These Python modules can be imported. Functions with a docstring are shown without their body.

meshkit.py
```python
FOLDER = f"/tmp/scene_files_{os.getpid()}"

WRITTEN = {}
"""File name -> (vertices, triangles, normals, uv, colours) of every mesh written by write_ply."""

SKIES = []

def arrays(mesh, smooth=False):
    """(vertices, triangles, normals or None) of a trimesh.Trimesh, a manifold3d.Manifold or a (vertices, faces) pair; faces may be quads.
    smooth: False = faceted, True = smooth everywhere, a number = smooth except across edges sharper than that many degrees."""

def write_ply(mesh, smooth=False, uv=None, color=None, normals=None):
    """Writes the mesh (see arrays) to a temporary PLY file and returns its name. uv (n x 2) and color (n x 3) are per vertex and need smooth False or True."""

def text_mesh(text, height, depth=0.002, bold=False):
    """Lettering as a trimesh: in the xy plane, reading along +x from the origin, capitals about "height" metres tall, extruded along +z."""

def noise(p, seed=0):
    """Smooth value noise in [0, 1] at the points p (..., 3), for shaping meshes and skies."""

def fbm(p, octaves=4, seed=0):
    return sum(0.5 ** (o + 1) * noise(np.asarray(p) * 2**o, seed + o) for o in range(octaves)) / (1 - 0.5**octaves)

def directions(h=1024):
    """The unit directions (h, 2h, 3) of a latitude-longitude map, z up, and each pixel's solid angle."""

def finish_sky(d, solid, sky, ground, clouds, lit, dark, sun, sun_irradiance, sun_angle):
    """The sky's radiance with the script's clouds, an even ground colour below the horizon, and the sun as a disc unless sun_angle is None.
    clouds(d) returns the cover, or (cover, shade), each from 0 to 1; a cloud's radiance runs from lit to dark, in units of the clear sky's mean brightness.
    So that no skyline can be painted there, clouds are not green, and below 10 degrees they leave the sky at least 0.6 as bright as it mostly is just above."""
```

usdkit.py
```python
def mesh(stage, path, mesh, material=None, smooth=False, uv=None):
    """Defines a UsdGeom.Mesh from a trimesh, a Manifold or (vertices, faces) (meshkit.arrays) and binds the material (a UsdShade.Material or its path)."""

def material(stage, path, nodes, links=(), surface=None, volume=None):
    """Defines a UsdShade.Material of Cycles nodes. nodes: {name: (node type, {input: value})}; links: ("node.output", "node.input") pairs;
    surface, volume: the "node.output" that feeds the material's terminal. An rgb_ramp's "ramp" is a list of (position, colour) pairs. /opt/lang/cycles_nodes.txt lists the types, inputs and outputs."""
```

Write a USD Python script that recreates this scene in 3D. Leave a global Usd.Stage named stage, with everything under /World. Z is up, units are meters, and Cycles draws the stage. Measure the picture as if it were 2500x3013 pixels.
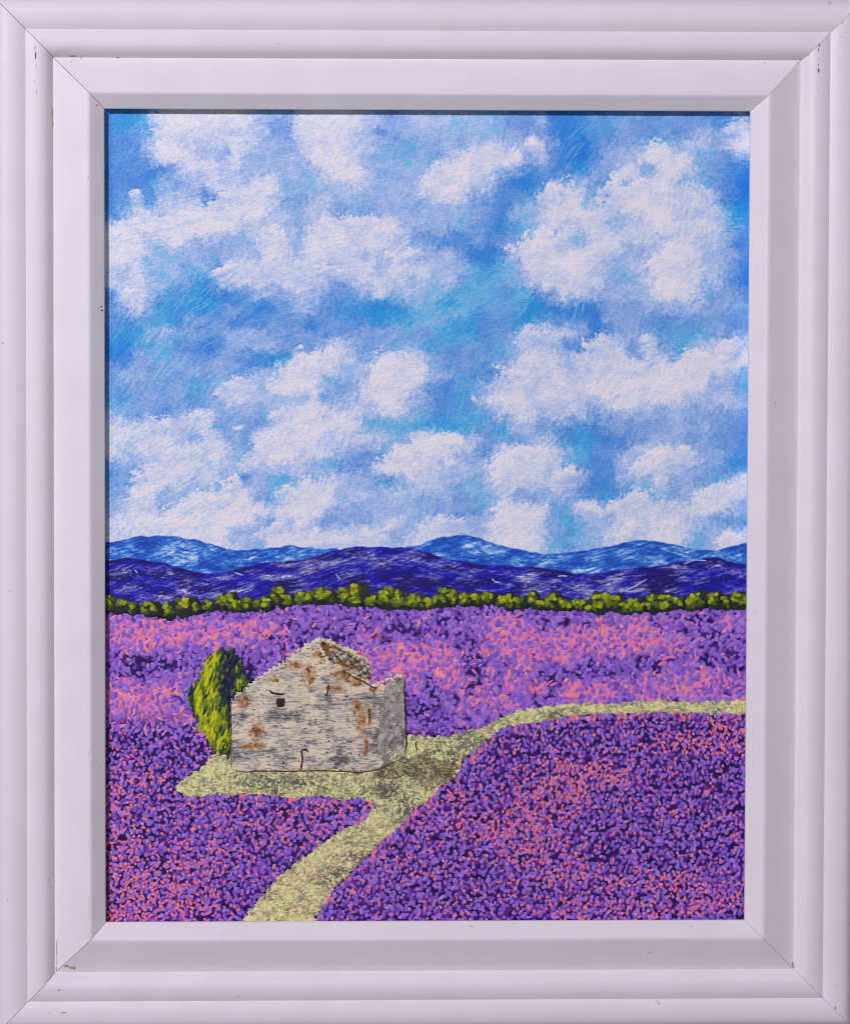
import math
import numpy as np
import shapely
from shapely.geometry import Polygon
from scipy import ndimage
from pxr import Usd, UsdGeom, UsdLux, UsdShade, Gf, Sdf, Vt
import usdkit

stage = Usd.Stage.CreateInMemory()
UsdGeom.SetStageUpAxis(stage, UsdGeom.Tokens.z)
UsdGeom.SetStageMetersPerUnit(stage, 1.0)
world = UsdGeom.Xform.Define(stage, '/World')
stage.SetDefaultPrim(world.GetPrim())

# ------------------------------------------------------------------ units
# The picture is laid out on its own plane in a unit of 0.145 mm: x to the right, y down, z towards
# the viewer, the middle of the framed opening at the origin.  An 11 x 14 inch painting on a wall.
S, ZC = 0.000145, 0.30


def W(p):
    p = np.asarray(p, float)
    return np.stack([p[..., 0] * S, -p[..., 2] * S, ZC - p[..., 1] * S], -1)


# ------------------------------------------------------------------ camera
CAM = np.array([-1484.4926, -817.231, 9327.2887])
RA, RB, RC, FOC, PX, PY = -0.0337, 0.0315, 0.0002, 9427.4781, -1187.6294, -487.1915
ca, sa, cb, sb, cc, sc = math.cos(RA), math.sin(RA), math.cos(RB), math.sin(RB), math.cos(RC), math.sin(RC)
ROT = np.array([[1, 0, 0], [0, ca, -sa], [0, sa, ca]]) @ np.array([[cb, 0, sb], [0, 1, 0], [-sb, 0, cb]]) @ np.array([[cc, -sc, 0], [sc, cc, 0], [0, 0, 1]])


def proj(P):
    q = (np.asarray(P, float) - CAM) @ ROT.T
    return np.stack([1250 + PX + FOC * q[..., 0] / -q[..., 2], 1506.5 + PY + FOC * q[..., 1] / -q[..., 2]], -1)


ZCAN = -38.0            # the canvas lies this far behind the frame's sight edge


def at(uv, z=ZCAN):
    """Measurements taken from the photograph (2500 x 3013), turned into places on the picture plane."""
    uv = np.asarray(uv, float)
    d = np.stack([(uv[..., 0] - 1250 - PX) / FOC, (uv[..., 1] - 1506.5 - PY) / FOC, -np.ones(uv.shape[:-1])], -1) @ ROT
    return CAM + d * ((np.asarray(z) - CAM[2]) / d[..., 2])[..., None]


cam = UsdGeom.Camera.Define(stage, '/World/camera')
FL = 100.0
HA = FL * 2500 / FOC
VA = HA * 1024 / 849
cam.CreateFocalLengthAttr(FL)
cam.CreateHorizontalApertureAttr(HA)
cam.CreateVerticalApertureAttr(VA)
cam.CreateHorizontalApertureOffsetAttr(-PX / 2500 * HA)
cam.CreateVerticalApertureOffsetAttr(PY / 3013 * VA)
cam.CreateClippingRangeAttr(Gf.Vec2f(0.05, 100))
cam.CreateExposureAttr(0.0)


def tow(v):
    return np.array([v[0], -v[2], -v[1]])


cr, cu, cbk, cp = tow(ROT[0]), -tow(ROT[1]), tow(ROT[2]), W(CAM)
cam.AddTransformOp().Set(Gf.Matrix4d(*[float(x) for x in (*cr, 0, *cu, 0, *cbk, 0, *cp, 1)]))

# ------------------------------------------------------------------ lamps
GAIN = 0.875


def lamp(name, direction, dist, w, h, irradiance, color):
    """A rectangular studio lamp aimed at the picture; irradiance is what it would give a sheet facing it there."""
    d = np.array(direction, float)
    d /= np.linalg.norm(d)
    p = np.array([0, 0, ZC]) + tow(d) * dist
    L = UsdLux.RectLight.Define(stage, '/World/' + name)
    L.CreateWidthAttr(w)
    L.CreateHeightAttr(h)
    L.CreateIntensityAttr(float(GAIN * irradiance * dist * dist / (w * h)))
    L.CreateColorAttr(Gf.Vec3f(*color))
    z = tow(d)
    x = np.cross([0, 0, 1], z)
    x /= np.linalg.norm(x)
    y = np.cross(z, x)
    L.AddTransformOp().Set(Gf.Matrix4d(*[float(q) for q in (*x, 0, *y, 0, *z, 0, *p, 1)]))
    return L


TINT = (1.0, 0.915, 1.075)
lamp('key_lamp', (-0.47, -0.45, 1), 2.7, 0.14, 0.14, 2.50, TINT)
lamp('second_lamp', (-0.75, -0.42, 1), 2.7, 0.09, 0.09, 0.34, TINT)
lamp('fill_lamp', (0.05, -0.10, 1), 2.2, 1.8, 1.8, 0.44, (1.05, 0.89, 1.0))

# ------------------------------------------------------------------ helpers
E_REF = np.array([0.79, 0.718, 0.835])     # light on the picture plane, so that colours read off the photograph become pigments


def lin(c):
    c = np.asarray(c, float) / 255.0
    return np.where(c <= 0.04045, c / 12.92, ((c + 0.055) / 1.055) ** 2.4)


def pig(c):
    return np.clip(lin(c) / E_REF, 0.001, 0.9)


def lerp(a, b, t):
    return a + (b - a) * t


def sstep(a, b, x):
    t = np.clip((x - a) / (b - a), 0, 1)
    return t * t * (3 - 2 * t)


def vn(x, y, seed):
    """Smooth value noise in [0, 1] on the plane."""
    t = np.random.default_rng(seed).random((257, 257))
    t[256], t[:, 256] = t[0], t[:, 0]
    xi, yi = np.floor(x), np.floor(y)
    fx, fy = x - xi, y - yi
    fx, fy = fx * fx * (3 - 2 * fx), fy * fy * (3 - 2 * fy)
    i, j = (xi.astype(int)) & 255, (yi.astype(int)) & 255
    return lerp(lerp(t[j, i], t[j, i + 1], fx), lerp(t[j + 1, i], t[j + 1, i + 1], fx), fy)


def fb(x, y, octaves, seed, gain=0.5):
    out, a, n = 0, 1.0, 0
    for o in range(octaves):
        out = out + a * vn(x * 2 ** o + 17.3 * o, y * 2 ** o + 9.1 * o, seed + o)
        n += a
        a *= gain
    return out / n


def bristle(u, v, ang, length, width, seed, octaves=2):
    """Noise drawn out along a brush direction (degrees, counter-clockwise from the right)."""
    c, s = math.cos(math.radians(ang)), math.sin(math.radians(ang))
    a, b = u * c - v * s, u * s + v * c
    return fb(a / length, b / width, octaves, seed, 0.6)


def swept(u, v, angles, length, width, seed, patch=130):
    """Bristle noise whose direction changes from brush patch to brush patch."""
    out, tot = 0, 0
    for k, a in enumerate(angles):
        w = np.exp(9 * vn(u / patch + 31 * k, v / patch - 13 * k, seed + 50 + k))
        out = out + w * bristle(u, v, a, length, width, seed + 7 * k)
        tot = tot + w
    return out / tot


used = {}


def unique(parent, name):
    k = used.get((parent, name), 0)
    used[(parent, name)] = k + 1
    return f'{parent}/{name}' if k == 0 else f'{parent}/{name}_{k:03d}'


def data(prim, label=None, category=None, group=None, kind=None):
    for k, x in (('label', label), ('category', category), ('group', group), ('kind', kind)):
        if x:
            prim.SetCustomDataByKey(k, x)
    return prim


def put(parent, name, pts, faces, mat, normals=None, color=None, label=None, kind=None, world_pts=False):
    """One Mesh prim. pts in picture units; normals likewise (x right, y down, z to the viewer)."""
    path = unique(parent, name)
    m = UsdGeom.Mesh.Define(stage, path)
    P = np.asarray(pts, float) if world_pts else W(pts)
    faces = np.asarray(faces, np.int32)
    if normals is not None:          # wind every face to agree with its normals
        n = np.asarray(normals, float)
        n = np.stack([n[:, 0], -n[:, 2], -n[:, 1]], -1)
        g = np.cross(P[faces[:, 1]] - P[faces[:, 0]], P[faces[:, 2]] - P[faces[:, 0]])
        bad = (g * n[faces].mean(1)).sum(1) < 0
        faces = np.where(bad[:, None], faces[:, ::-1], faces)
    m.CreatePointsAttr(Vt.Vec3fArray.FromNumpy(P.astype(np.float32)))
    m.CreateFaceVertexCountsAttr(Vt.IntArray.FromNumpy(np.full(len(faces), faces.shape[1], np.int32)))
    m.CreateFaceVertexIndicesAttr(Vt.IntArray.FromNumpy(faces.ravel()))
    m.CreateSubdivisionSchemeAttr('none')
    m.CreateDoubleSidedAttr(True)
    if normals is not None:
        m.CreateNormalsAttr(Vt.Vec3fArray.FromNumpy(n.astype(np.float32)))
        m.SetNormalsInterpolation('vertex')
    if color is not None:
        UsdGeom.PrimvarsAPI(m).CreatePrimvar('pigment', Sdf.ValueTypeNames.Color3fArray, 'vertex').Set(Vt.Vec3fArray.FromNumpy(np.asarray(color, np.float32)))
    UsdShade.MaterialBindingAPI.Apply(m.GetPrim()).Bind(mat)
    data(m.GetPrim(), label=label, kind=kind)
    return path


# ------------------------------------------------------------------ materials
UsdGeom.Scope.Define(stage, '/World/Looks')


def paint_material(name, rough, bump_scale, bump):
    return usdkit.material(stage, '/World/Looks/' + name, {
        'a': ('attribute', {'attribute': 'pigment'}),
        'g': ('geometry', {}),
        'n': ('noise_texture', {'scale': bump_scale, 'detail': 3.0}),
        'b': ('bump', {'strength': bump, 'distance': 0.00003}),
        'p': ('principled_bsdf', {'roughness': rough, 'specular_ior_level': 0.3}),
    }, [('a.color', 'p.base_color'), ('g.position', 'n.vector'), ('n.fac', 'b.height'), ('b.normal', 'p.normal')], surface='p.BSDF')


thin_paint = paint_material('thin_acrylic', 0.6, 1500, 0.5)
thick_paint = paint_material('thick_acrylic', 0.48, 2500, 0.5)
white_wood = usdkit.material(stage, '/World/Looks/white_painted_wood', {
    'g': ('geometry', {}),
    'n1': ('noise_texture', {'scale': 55.0, 'detail': 4.0}),
    'n2': ('noise_texture', {'scale': 700.0, 'detail': 2.0}),
    'n3': ('noise_texture', {'scale': 260.0, 'detail': 3.0, 'roughness': 0.6}),
    'r1': ('rgb_ramp', {'ramp': [(0.3, (0.795, 0.785, 0.775)), (0.7, (0.825, 0.82, 0.815))]}),
    'r3': ('rgb_ramp', {'ramp': [(0.0, (0.55, 0.49, 0.47)), (0.19, (0.74, 0.70, 0.68)), (0.25, (1, 1, 1)), (1.0, (1, 1, 1))]}),
    'mx': ('mix_color', {'blend_type': 'multiply', 'fac': 0.7}),
    'b': ('bump', {'strength': 0.35, 'distance': 0.00005}),
    'p': ('principled_bsdf', {'roughness': 0.42, 'specular_ior_level': 0.4}),
}, [('g.position', 'n1.vector'), ('g.position', 'n2.vector'), ('g.position', 'n3.vector'), ('n1.fac', 'r1.fac'), ('n3.fac', 'r3.fac'), ('r1.color', 'mx.a'), ('r3.color', 'mx.b'),
    ('mx.result', 'p.base_color'), ('n2.fac', 'b.height'), ('b.normal', 'p.normal')], surface='p.BSDF')


def plain(name, col, rough=0.6):
    return usdkit.material(stage, '/World/Looks/' + name, {
        'g': ('geometry', {}), 'n': ('noise_texture', {'scale': 300.0, 'detail': 3.0}),
        'r': ('rgb_ramp', {'ramp': [(0.3, tuple(0.8 * c for c in col)), (0.7, tuple(1.15 * c for c in col))]}),
        'p': ('principled_bsdf', {'roughness': rough}),
    }, [('g.position', 'n.vector'), ('n.fac', 'r.fac'), ('r.color', 'p.base_color')], surface='p.BSDF')


wall_paint = plain('wall_paint', (0.45, 0.43, 0.44))
primed_cotton = plain('primed_cotton', (0.62, 0.6, 0.57))
scuff_dark = plain('scuff_grey', (0.16, 0.13, 0.15))
scuff_pale = plain('scuff_pale_grey', (0.58, 0.54, 0.57))
scuff_ochre = plain('scuff_ochre', (0.52, 0.40, 0.26))
ink_black = plain('black_speck', (0.012, 0.01, 0.012))

# ------------------------------------------------------------------ wall
import trimesh
wb = trimesh.creation.box((1.6, 0.05, 1.6))
wb.apply_translation((0, 48 * S + 0.025, ZC))
p = put('/World', 'wall', wb.vertices, wb.faces, wall_paint, world_pts=True)
data(stage.GetPrimAtPath(p), 'plain pale wall the white frame hangs on', 'wall', kind='structure')

# ------------------------------------------------------------------ frame
HALF = (1889.977 / 2, 2384.288 / 2)
SIGN = np.array([(-1, -1), (1, -1), (1, 1), (-1, 1)], float)
SKEW = np.array([(-3.3768, -2.2205), (-0.8027, 2.2206), (0.7101, 2.8898), (3.4698, -2.8902)])


def profile():
    """(distance out from the sight edge, height) from the rabbet lip to the outer back edge, in separately smoothed runs."""
    runs = []
    runs.append([(15.0, -40), (15.0, -9.0), (0.0, -7.0), (0.0, -3.2), (0.7, -0.8), (2.6, 1.3)])
    bev = [(2.6, 1.3), (20, 16.0), (38, 31.2), (42.5, 34.6), (45.5, 36.1), (49, 36.5), (53, 35.9), (58, 34.3), (90, 20.5), (120, 7.0), (140, -2.6), (147.5, -7.4), (149.3, -9.2)]
    bev = [(e, z * 0.78) for e, z in bev]
    runs[0][-1] = bev[0]
    runs.append(bev)
    x, z = bev[-1]
    bead = [(x, z)]
    for k in range(28):
        t = (k + 0.5) / 28
        dx = 81.2 / 28
        sl = 1.75 * max(0.0, 1 - t / 0.62) ** 1.9 - (0.50 * ((t - 0.5) / 0.5) ** 1.5 if t > 0.5 else 0)
        x, z = x + dx, z + sl * dx
        bead.append((x, z))
    runs.append(bead)
    out = [(x, z)]
    for k in range(30):
        t = (k + 0.5) / 30
        dx = 98.0 / 30
        sl = 0.50 * max(0.0, 1 - t / 0.45) ** 1.2 - (1.9 * ((t - 0.42) / 0.58) ** 1.9 if t > 0.42 else 0)
        x, z = x + dx, z + sl * dx
        out.append((x, z))
    out += [(x + 0.6, z - 3), (x + 0.6, -46)]
    runs.append(out)
    return runs


RUNS = profile()
FLAT = np.array([q for r in RUNS for q in r])


def corner(k, e, z):
    """The point on the mitre of corner k at distance e out from the sight edge."""
    return np.stack([SIGN[k, 0] * (HALF[0] + e) + SKEW[k, 0], SIGN[k, 1] * (HALF[1] + e) + SKEW[k, 1], z], -1)


fr = UsdGeom.Xform.Define(stage, '/World/picture_frame')
data(fr.GetPrim(), 'white painted wooden frame with rounded stepped mouldings and mitred corners around the landscape', 'picture frame')
SIDES = {'top': (0, 1), 'right': (1, 2), 'bottom': (2, 3), 'left': (3, 0)}
LIFT = {'top': 0.0, 'right': 0.5, 'bottom': -0.35, 'left': 0.25}
GAP = {'top': 0.9, 'right': 0.35, 'bottom': 0.75, 'left': 0.9}


def railpoint(side, t, e, z, lift=0.0):
    """t is in picture units measured along the rail from its middle."""
    a, b = SIDES[side]
    A, B = corner(a, e, z), corner(b, e, z)
    L = np.linalg.norm((B - A)[..., :2], axis=-1)
    k = np.clip(0.5 + t / L, 0, 1)
    out = A + (B - A) * k[..., None]
    out[..., 2] += lift + LIFT[side]
    return out


for side, (a, b) in SIDES.items():
    P, F, n = [], [], 0
    NS = 60
    for run in RUNS:
        r = np.array(run)
        A, B = corner(a, r[:, 0], r[:, 1]), corner(b, r[:, 0], r[:, 1])
        d = (B - A) / np.linalg.norm(B - A, axis=1)[:, None]
        A, B = A + d * GAP[side], B - d * GAP[side]
        ts = np.linspace(0, 1, NS + 1)
        G = A[:, None] + (B - A)[:, None] * ts[None, :, None]
        wob = fb(ts * 7 + 3.1 * a, ts * 0 + 0.5, 3, 900 + a) - 0.5
        G[..., 2] += LIFT[side] + wob[None] * 0.8
        P.append(G.reshape(-1, 3))
        i, j = np.meshgrid(np.arange(len(r) - 1), np.arange(NS), indexing='ij')
        q = i * (NS + 1) + j
        F.append(np.stack([q, q + 1, q + NS + 2, q + NS + 1], -1).reshape(-1, 4) + n)
        n += G.shape[0] * G.shape[1]
    P, F = np.vstack(P), np.vstack(F)
    # smooth normals, run by run
    fnv = np.cross(P[F[:, 1]] - P[F[:, 0]], P[F[:, 3]] - P[F[:, 0]])
    nv = np.zeros_like(P)
    for c in range(4):
        np.add.at(nv, F[:, c], fnv)
    nv /= np.linalg.norm(nv, axis=1)[:, None] + 1e-12
    if nv[len(nv) // 2, 2] < 0:
        nv, F = -nv, F[:, ::-1]
    T3 = np.vstack([F[:, [0, 1, 2]], F[:, [0, 2, 3]]])
    # end cuts and the back
    caps_p, caps_f, n0 = [], [], len(P)
    for end in (0, 1):
        k, s = ((a, 1) if end == 0 else (b, -1))
        ring = corner(k, FLAT[:, 0], FLAT[:, 1])
        d = (corner(b, FLAT[:, 0], FLAT[:, 1]) - corner(a, FLAT[:, 0], FLAT[:, 1]))
        d /= np.linalg.norm(d, axis=1)[:, None]
        ring = ring + d * s * GAP[side]
        ring[:, 2] += LIFT[side] - 0.02
        low = ring.copy()
        low[:, 2] = -46
        m = len(ring)
        caps_p += [ring, low]
        q = np.arange(m - 1)
        caps_f += [np.vstack([np.stack([q, q + 1, q + 1 + m], -1), np.stack([q, q + 1 + m, q + m], -1)]) + n0]
        n0 += 2 * m
    CP, CF = np.vstack(caps_p), np.vstack(caps_f)
    allp = np.vstack([P, CP])
    cn = np.zeros_like(CP)
    half = len(CP) // 2
    along = (corner(b, 0.0, 0.0) - corner(a, 0.0, 0.0))
    along /= np.linalg.norm(along)
    outn = np.cross(along, [0, 0, 1.0])
    mid = (corner(a, 0.0, 0.0) + corner(b, 0.0, 0.0)) / 2
    outn *= np.sign(np.dot(outn, mid))
    cn[:half] = -along - outn * 1.0
    cn[half:] = along - outn * 1.0
    cn /= np.linalg.norm(cn, axis=1)[:, None]
    put('/World/picture_frame', 'frame_rail', allp, np.vstack([T3, CF]), white_wood, normals=np.vstack([nv, cn]), label=f'{side} rail of the white frame')


def surf_z(e):
    return np.interp(e, FLAT[6:, 0] + np.arange(len(FLAT) - 6) * 1e-6, FLAT[6:, 1])


def scuff(side, t, e, lt, le, mat, seed, name='scuff_mark', lift=0.35):
    """A worn or dirty spot of ragged outline lying on the moulding."""
    rng = np.random.default_rng(seed)
    n = 22
    th = np.linspace(0, 2 * np.pi, n, endpoint=False)
    r = np.clip(0.45 + 0.75 * rng.random(n), 0.3, 1.2)
    tt, ee = [np.array([t])], [np.array([e])]
    for f in (0.5, 1.0):
        tt.append(t + lt * f * r * np.cos(th))
        ee.append(e + le * f * r * np.sin(th))
    tt, ee = np.concatenate(tt), np.maximum(np.concatenate(ee), 0.6)
    P = railpoint(side, tt, ee, surf_z(ee), lift + 0.5)
    q = np.arange(n)
    F = np.vstack([np.stack([0 * q, 1 + q, 1 + (q + 1) % n], -1), np.stack([1 + q, 1 + n + q, 1 + n + (q + 1) % n], -1), np.stack([1 + q, 1 + n + (q + 1) % n, 1 + (q + 1) % n], -1)])
    put('/World/picture_frame', name, P, F, mat)


def spot(side, u, v, ru, rv, mat, seed, **k):
    """Place a scuff by where it is seen on the frame."""
    z = 10.0
    for _ in range(6):
        q = at((u, v), z)
        e = (abs(q[0]) - HALF[0]) if side in ('left', 'right') else (abs(q[1]) - HALF[1])
        z = float(surf_z(np.array([e]))[0])
    a, b = SIDES[side]
    A, B = corner(a, e, z), corner(b, e, z)
    d = (B - A) / np.linalg.norm(B - A)
    t = float(np.dot(q - (A + B) / 2, d))
    lt, le = (rv, ru) if side in ('left', 'right') else (ru, rv)
    scuff(side, t, e, lt, le, mat, seed, **k)


spot('left', 299.5, 902, 3.0, 2.6, ink_black, 1, name='black_speck')
spot('left', 301, 913, 3.2, 3.2, ink_black, 2, name='black_speck')
for k, (u, v, ru, rv, m) in enumerate([
        (107, 138, 2.2, 9, scuff_pale), (108, 162, 2.6, 12, scuff_dark), (109, 192, 1.6, 8, scuff_pale), (104, 237, 1.5, 3, scuff_pale), (110, 270, 1.5, 8, scuff_pale),
        (157, 330, 1.6, 26, scuff_ochre), (158, 365, 1.6, 12, scuff_ochre), (262, 523, 2.4, 3, scuff_pale), (288, 309, 4, 3.0, scuff_ochre),
        (163, 2800, 2.0, 40, scuff_ochre), (162, 2852, 2.2, 10, scuff_ochre), (258, 2215, 1.6, 5, scuff_pale), (28, 1740, 1.6, 4, scuff_pale), (10, 1010, 1.4, 4, scuff_dark),
        (20, 2650, 1.6, 3, scuff_pale), (140, 2590, 1.4, 5, scuff_pale)]):
    spot('left', u, v, ru, rv, m, 20 + k)
for k, (u, v, ru, rv, m) in enumerate([
        (2409, 132, 2.6, 8, scuff_dark), (2407, 146, 1.8, 5, scuff_dark), (2409, 172, 3.0, 3, scuff_pale), (2407, 190, 2.0, 4, scuff_dark), (2408, 206, 3.2, 8, scuff_dark), (2405, 262, 1.5, 3, scuff_pale),
        (2477, 67, 3, 3, scuff_ochre), (2477, 107, 1.5, 2, scuff_dark), (2376, 161, 4, 3, scuff_ochre), (2458, 2902, 1.8, 3, scuff_pale), (2331, 2843, 5, 8, scuff_ochre), (2330, 2835, 2.5, 5, scuff_dark), (2280, 1185, 2, 6, scuff_pale), (2456, 2967, 2, 6, scuff_dark), (2220, 1800, 1.6, 3, scuff_pale)]):
    spot('right', u, v, ru, rv, m, 60 + k)
for k, (u, v, ru, rv, m) in enumerate([
        (237, 174, 1.2, 5, scuff_pale), (215, 167, 14, 1.8, scuff_ochre), (210, 184, 3, 2, scuff_pale), (2249, 183, 2.2, 1.5, scuff_dark), (2347, 182, 3, 2.5, scuff_dark), (2356, 174, 6, 3, scuff_ochre),
        (290, 38, 2, 2, scuff_pale), (2440, 5, 4, 3, scuff_pale), (1300, 215, 2, 2, scuff_pale), (820, 128, 3, 1.4, scuff_pale), (345, 171, 8, 1.4, scuff_pale)]):
    spot('top', u, v, ru, rv, m, 100 + k)
for k, (u, v, ru, rv, m) in enumerate([
        (174, 2917, 6, 1.6, scuff_dark), (184, 2917, 2.5, 1.3, scuff_pale), (186, 2984, 9, 1.4, scuff_dark), (146, 2985, 4, 1.3, scuff_pale), (214, 2852, 13, 6, scuff_ochre), (195, 2846, 9, 5, scuff_ochre),
        (2032, 2725, 6, 2.0, scuff_pale), (2024, 2732, 4, 1.6, scuff_pale), (1385, 2726, 9, 1.6, scuff_pale), (1510, 2718, 3, 1.6, scuff_pale), (1909, 2802, 5, 4, scuff_pale), (1932, 2946, 4, 3, scuff_pale), (1938, 2953, 2, 2, scuff_dark), (1985, 2880, 3, 2, scuff_pale), (700, 2935, 4, 1.5, scuff_pale)]):
    spot('bottom', u, v, ru, rv, m, 140 + k)

# ------------------------------------------------------------------ the painting
PT = '/World/painting'
pt = UsdGeom.Xform.Define(stage, PT)
data(pt.GetPrim(), 'acrylic landscape of purple lavender, stone house and cloudy sky inside the white frame', 'painting')
bx = trimesh.creation.box((1930, 2425, 12))
bx.apply_translation((0, 0, ZCAN - 10))
put(PT, 'canvas', bx.vertices, bx.faces, primed_cotton)

# how white the sky is, read off in cells of 40: 0 = deep azure ... 9 = thickest white
CELLS = {
    (300, 320): '2223888888765478 2233888777653378 2225887668655468 2225987657555668 2221267766556656 2222545787788556 2373666226886545 2576778888886556 8888888887676657 8887796665578758 8886555545668768 7675554437777777 7676553267777777 3775332112355566 3574222134311454 3232224431223321',
    (930, 320): '8876545666555433 8886355555555443 8876644455567656 8875444445788883 7886555578877552 5676556688856211 6555555588844233 6444555555543245 8877886555542134 8877776432232345 7776666555311248 6777677766532348 5667776666333455 3335766654344333 3221112442443332 3322133444322321',
    (1560, 320): '5112334433433234 4212334333335457 7310244445566568 6310245589874435 3222445748873321 2366426878745420 3688537888777520 6888777888777741 7877766788777752 6555777766776652 8888876556776652 8898765668877641 7888754479876631 2477656668876443 1111134465554444 5342144433343334',
    (300, 950): '2225544334554333 1134432125555333 1244443344321288 3444445443465888 3444443457768877 3344443457766657 5535335745555788 7777777744437788 7777765775378888 8677767775478877 3457887765556666 3358876753354354 4588565437854588 5677478888876888 6777888888854766 7788888886558878',
    (930, 950): '3334454433223335 6754444433333458 8864688743333468 8656887854333357 5447888632334687 4557887522236887 7776776422334787 8874443322333356 7775655888864334 7643358888543788 4333788776655888 7655435766546777 8666566555445644 6554555544335788 3454665576657888 6778756777567888',
    (1560, 950): '5774124533333433 7633377374446748 7767777467468878 7777777888788874 7777789888888553 6777678878866665 6666445555655443 4422234344545433 6632222345544332 8753234688875432 7643226788655422 6775224657554468 5553223345457887 8446747777778864 7435657777875433 7434577678864688'}


def sky_cells():
    st = 10.0
    num, den = np.zeros((150, 210)), np.zeros((150, 210))
    for (u0, v0), rows in CELLS.items():
        for r, row in enumerate(rows.split()):
            for c, ch in enumerate(row):
                i, j = int((v0 + 40 * r + 20 - 250) / st), int((u0 + 40 * c + 20 - 200) / st)
                num[i, j] += int(ch)
                den[i, j] += 1
    # spread outwards past the measured area
    sg = 1.45
    n1, d1 = ndimage.gaussian_filter(num, sg), ndimage.gaussian_filter(den, sg)
    n2, d2 = ndimage.gaussian_filter(num, 9), ndimage.gaussian_filter(den, 9)
    V = (n1 + 0.01 * n2) / (d1 + 0.01 * d2 + 1e-9)
    return lambda u, v: ndimage.map_coordinates(V, [(v - 250) / st - 0.5, (u - 200) / st - 0.5], order=1, mode='nearest')


FAR_HILL = np.array([(200, 1612), (311, 1597), (373, 1584), (415, 1579), (458, 1576), (528, 1579), (587, 1592), (631, 1605), (667, 1617), (697, 1620), (763, 1617), (814, 1608), (869, 1607), (910, 1612), (974, 1614), (1060, 1630), (1150, 1628), (1202, 1608), (1235, 1604), (1283, 1586), (1334, 1577), (1371, 1576), (1411, 1581), (1441, 1595), (1481, 1606), (1518, 1617), (1570, 1627), (1604, 1631), (1670, 1627), (1736, 1620), (1788, 1608), (1832, 1597), (1883, 1588), (1927, 1589), (1971, 1599), (2030, 1615), (2074, 1621), (2122, 1616), (2162, 1607), (2200, 1596), (2300, 1585)])
NEAR_HILL = np.array([(200, 1655), (311, 1649), (373, 1644), (421, 1647), (473, 1656), (520, 1669), (564, 1680), (612, 1688), (649, 1688), (686, 1680), (722, 1669), (778, 1658), (844, 1651), (888, 1647), (940, 1634), (967, 1623), (1003, 1616), (1051, 1610), (1095, 1611), (1150, 1610), (1202, 1612), (1239, 1621), (1283, 1632), (1327, 1645), (1371, 1654), (1444, 1662), (1518, 1667), (1570, 1671), (1652, 1679), (1690, 1689), (1736, 1689), (1780, 1682), (1832, 1676), (1891, 1671), (1949, 1663), (2019, 1652), (2074, 1643), (2111, 1642), (2148, 1654), (2200, 1663), (2300, 1680)])
TREE_LINE = np.array([(200, 1800), (311, 1800), (410, 1808), (502, 1820), (557, 1810), (631, 1798), (778, 1796), (814, 1785), (869, 1779), (940, 1774), (1040, 1779), (1099, 1785), (1165, 1788), (1231, 1794), (1297, 1787), (1371, 1781), (1463, 1779), (1503, 1794), (1570, 1788), (1633, 1798), (1707, 1794), (1751, 1804), (1799, 1794), (1839, 1805), (1891, 1801), (1949, 1798), (2001, 1790), (2038, 1794), (2093, 1785), (2148, 1794), (2188, 1790), (2300, 1790)])

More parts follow.
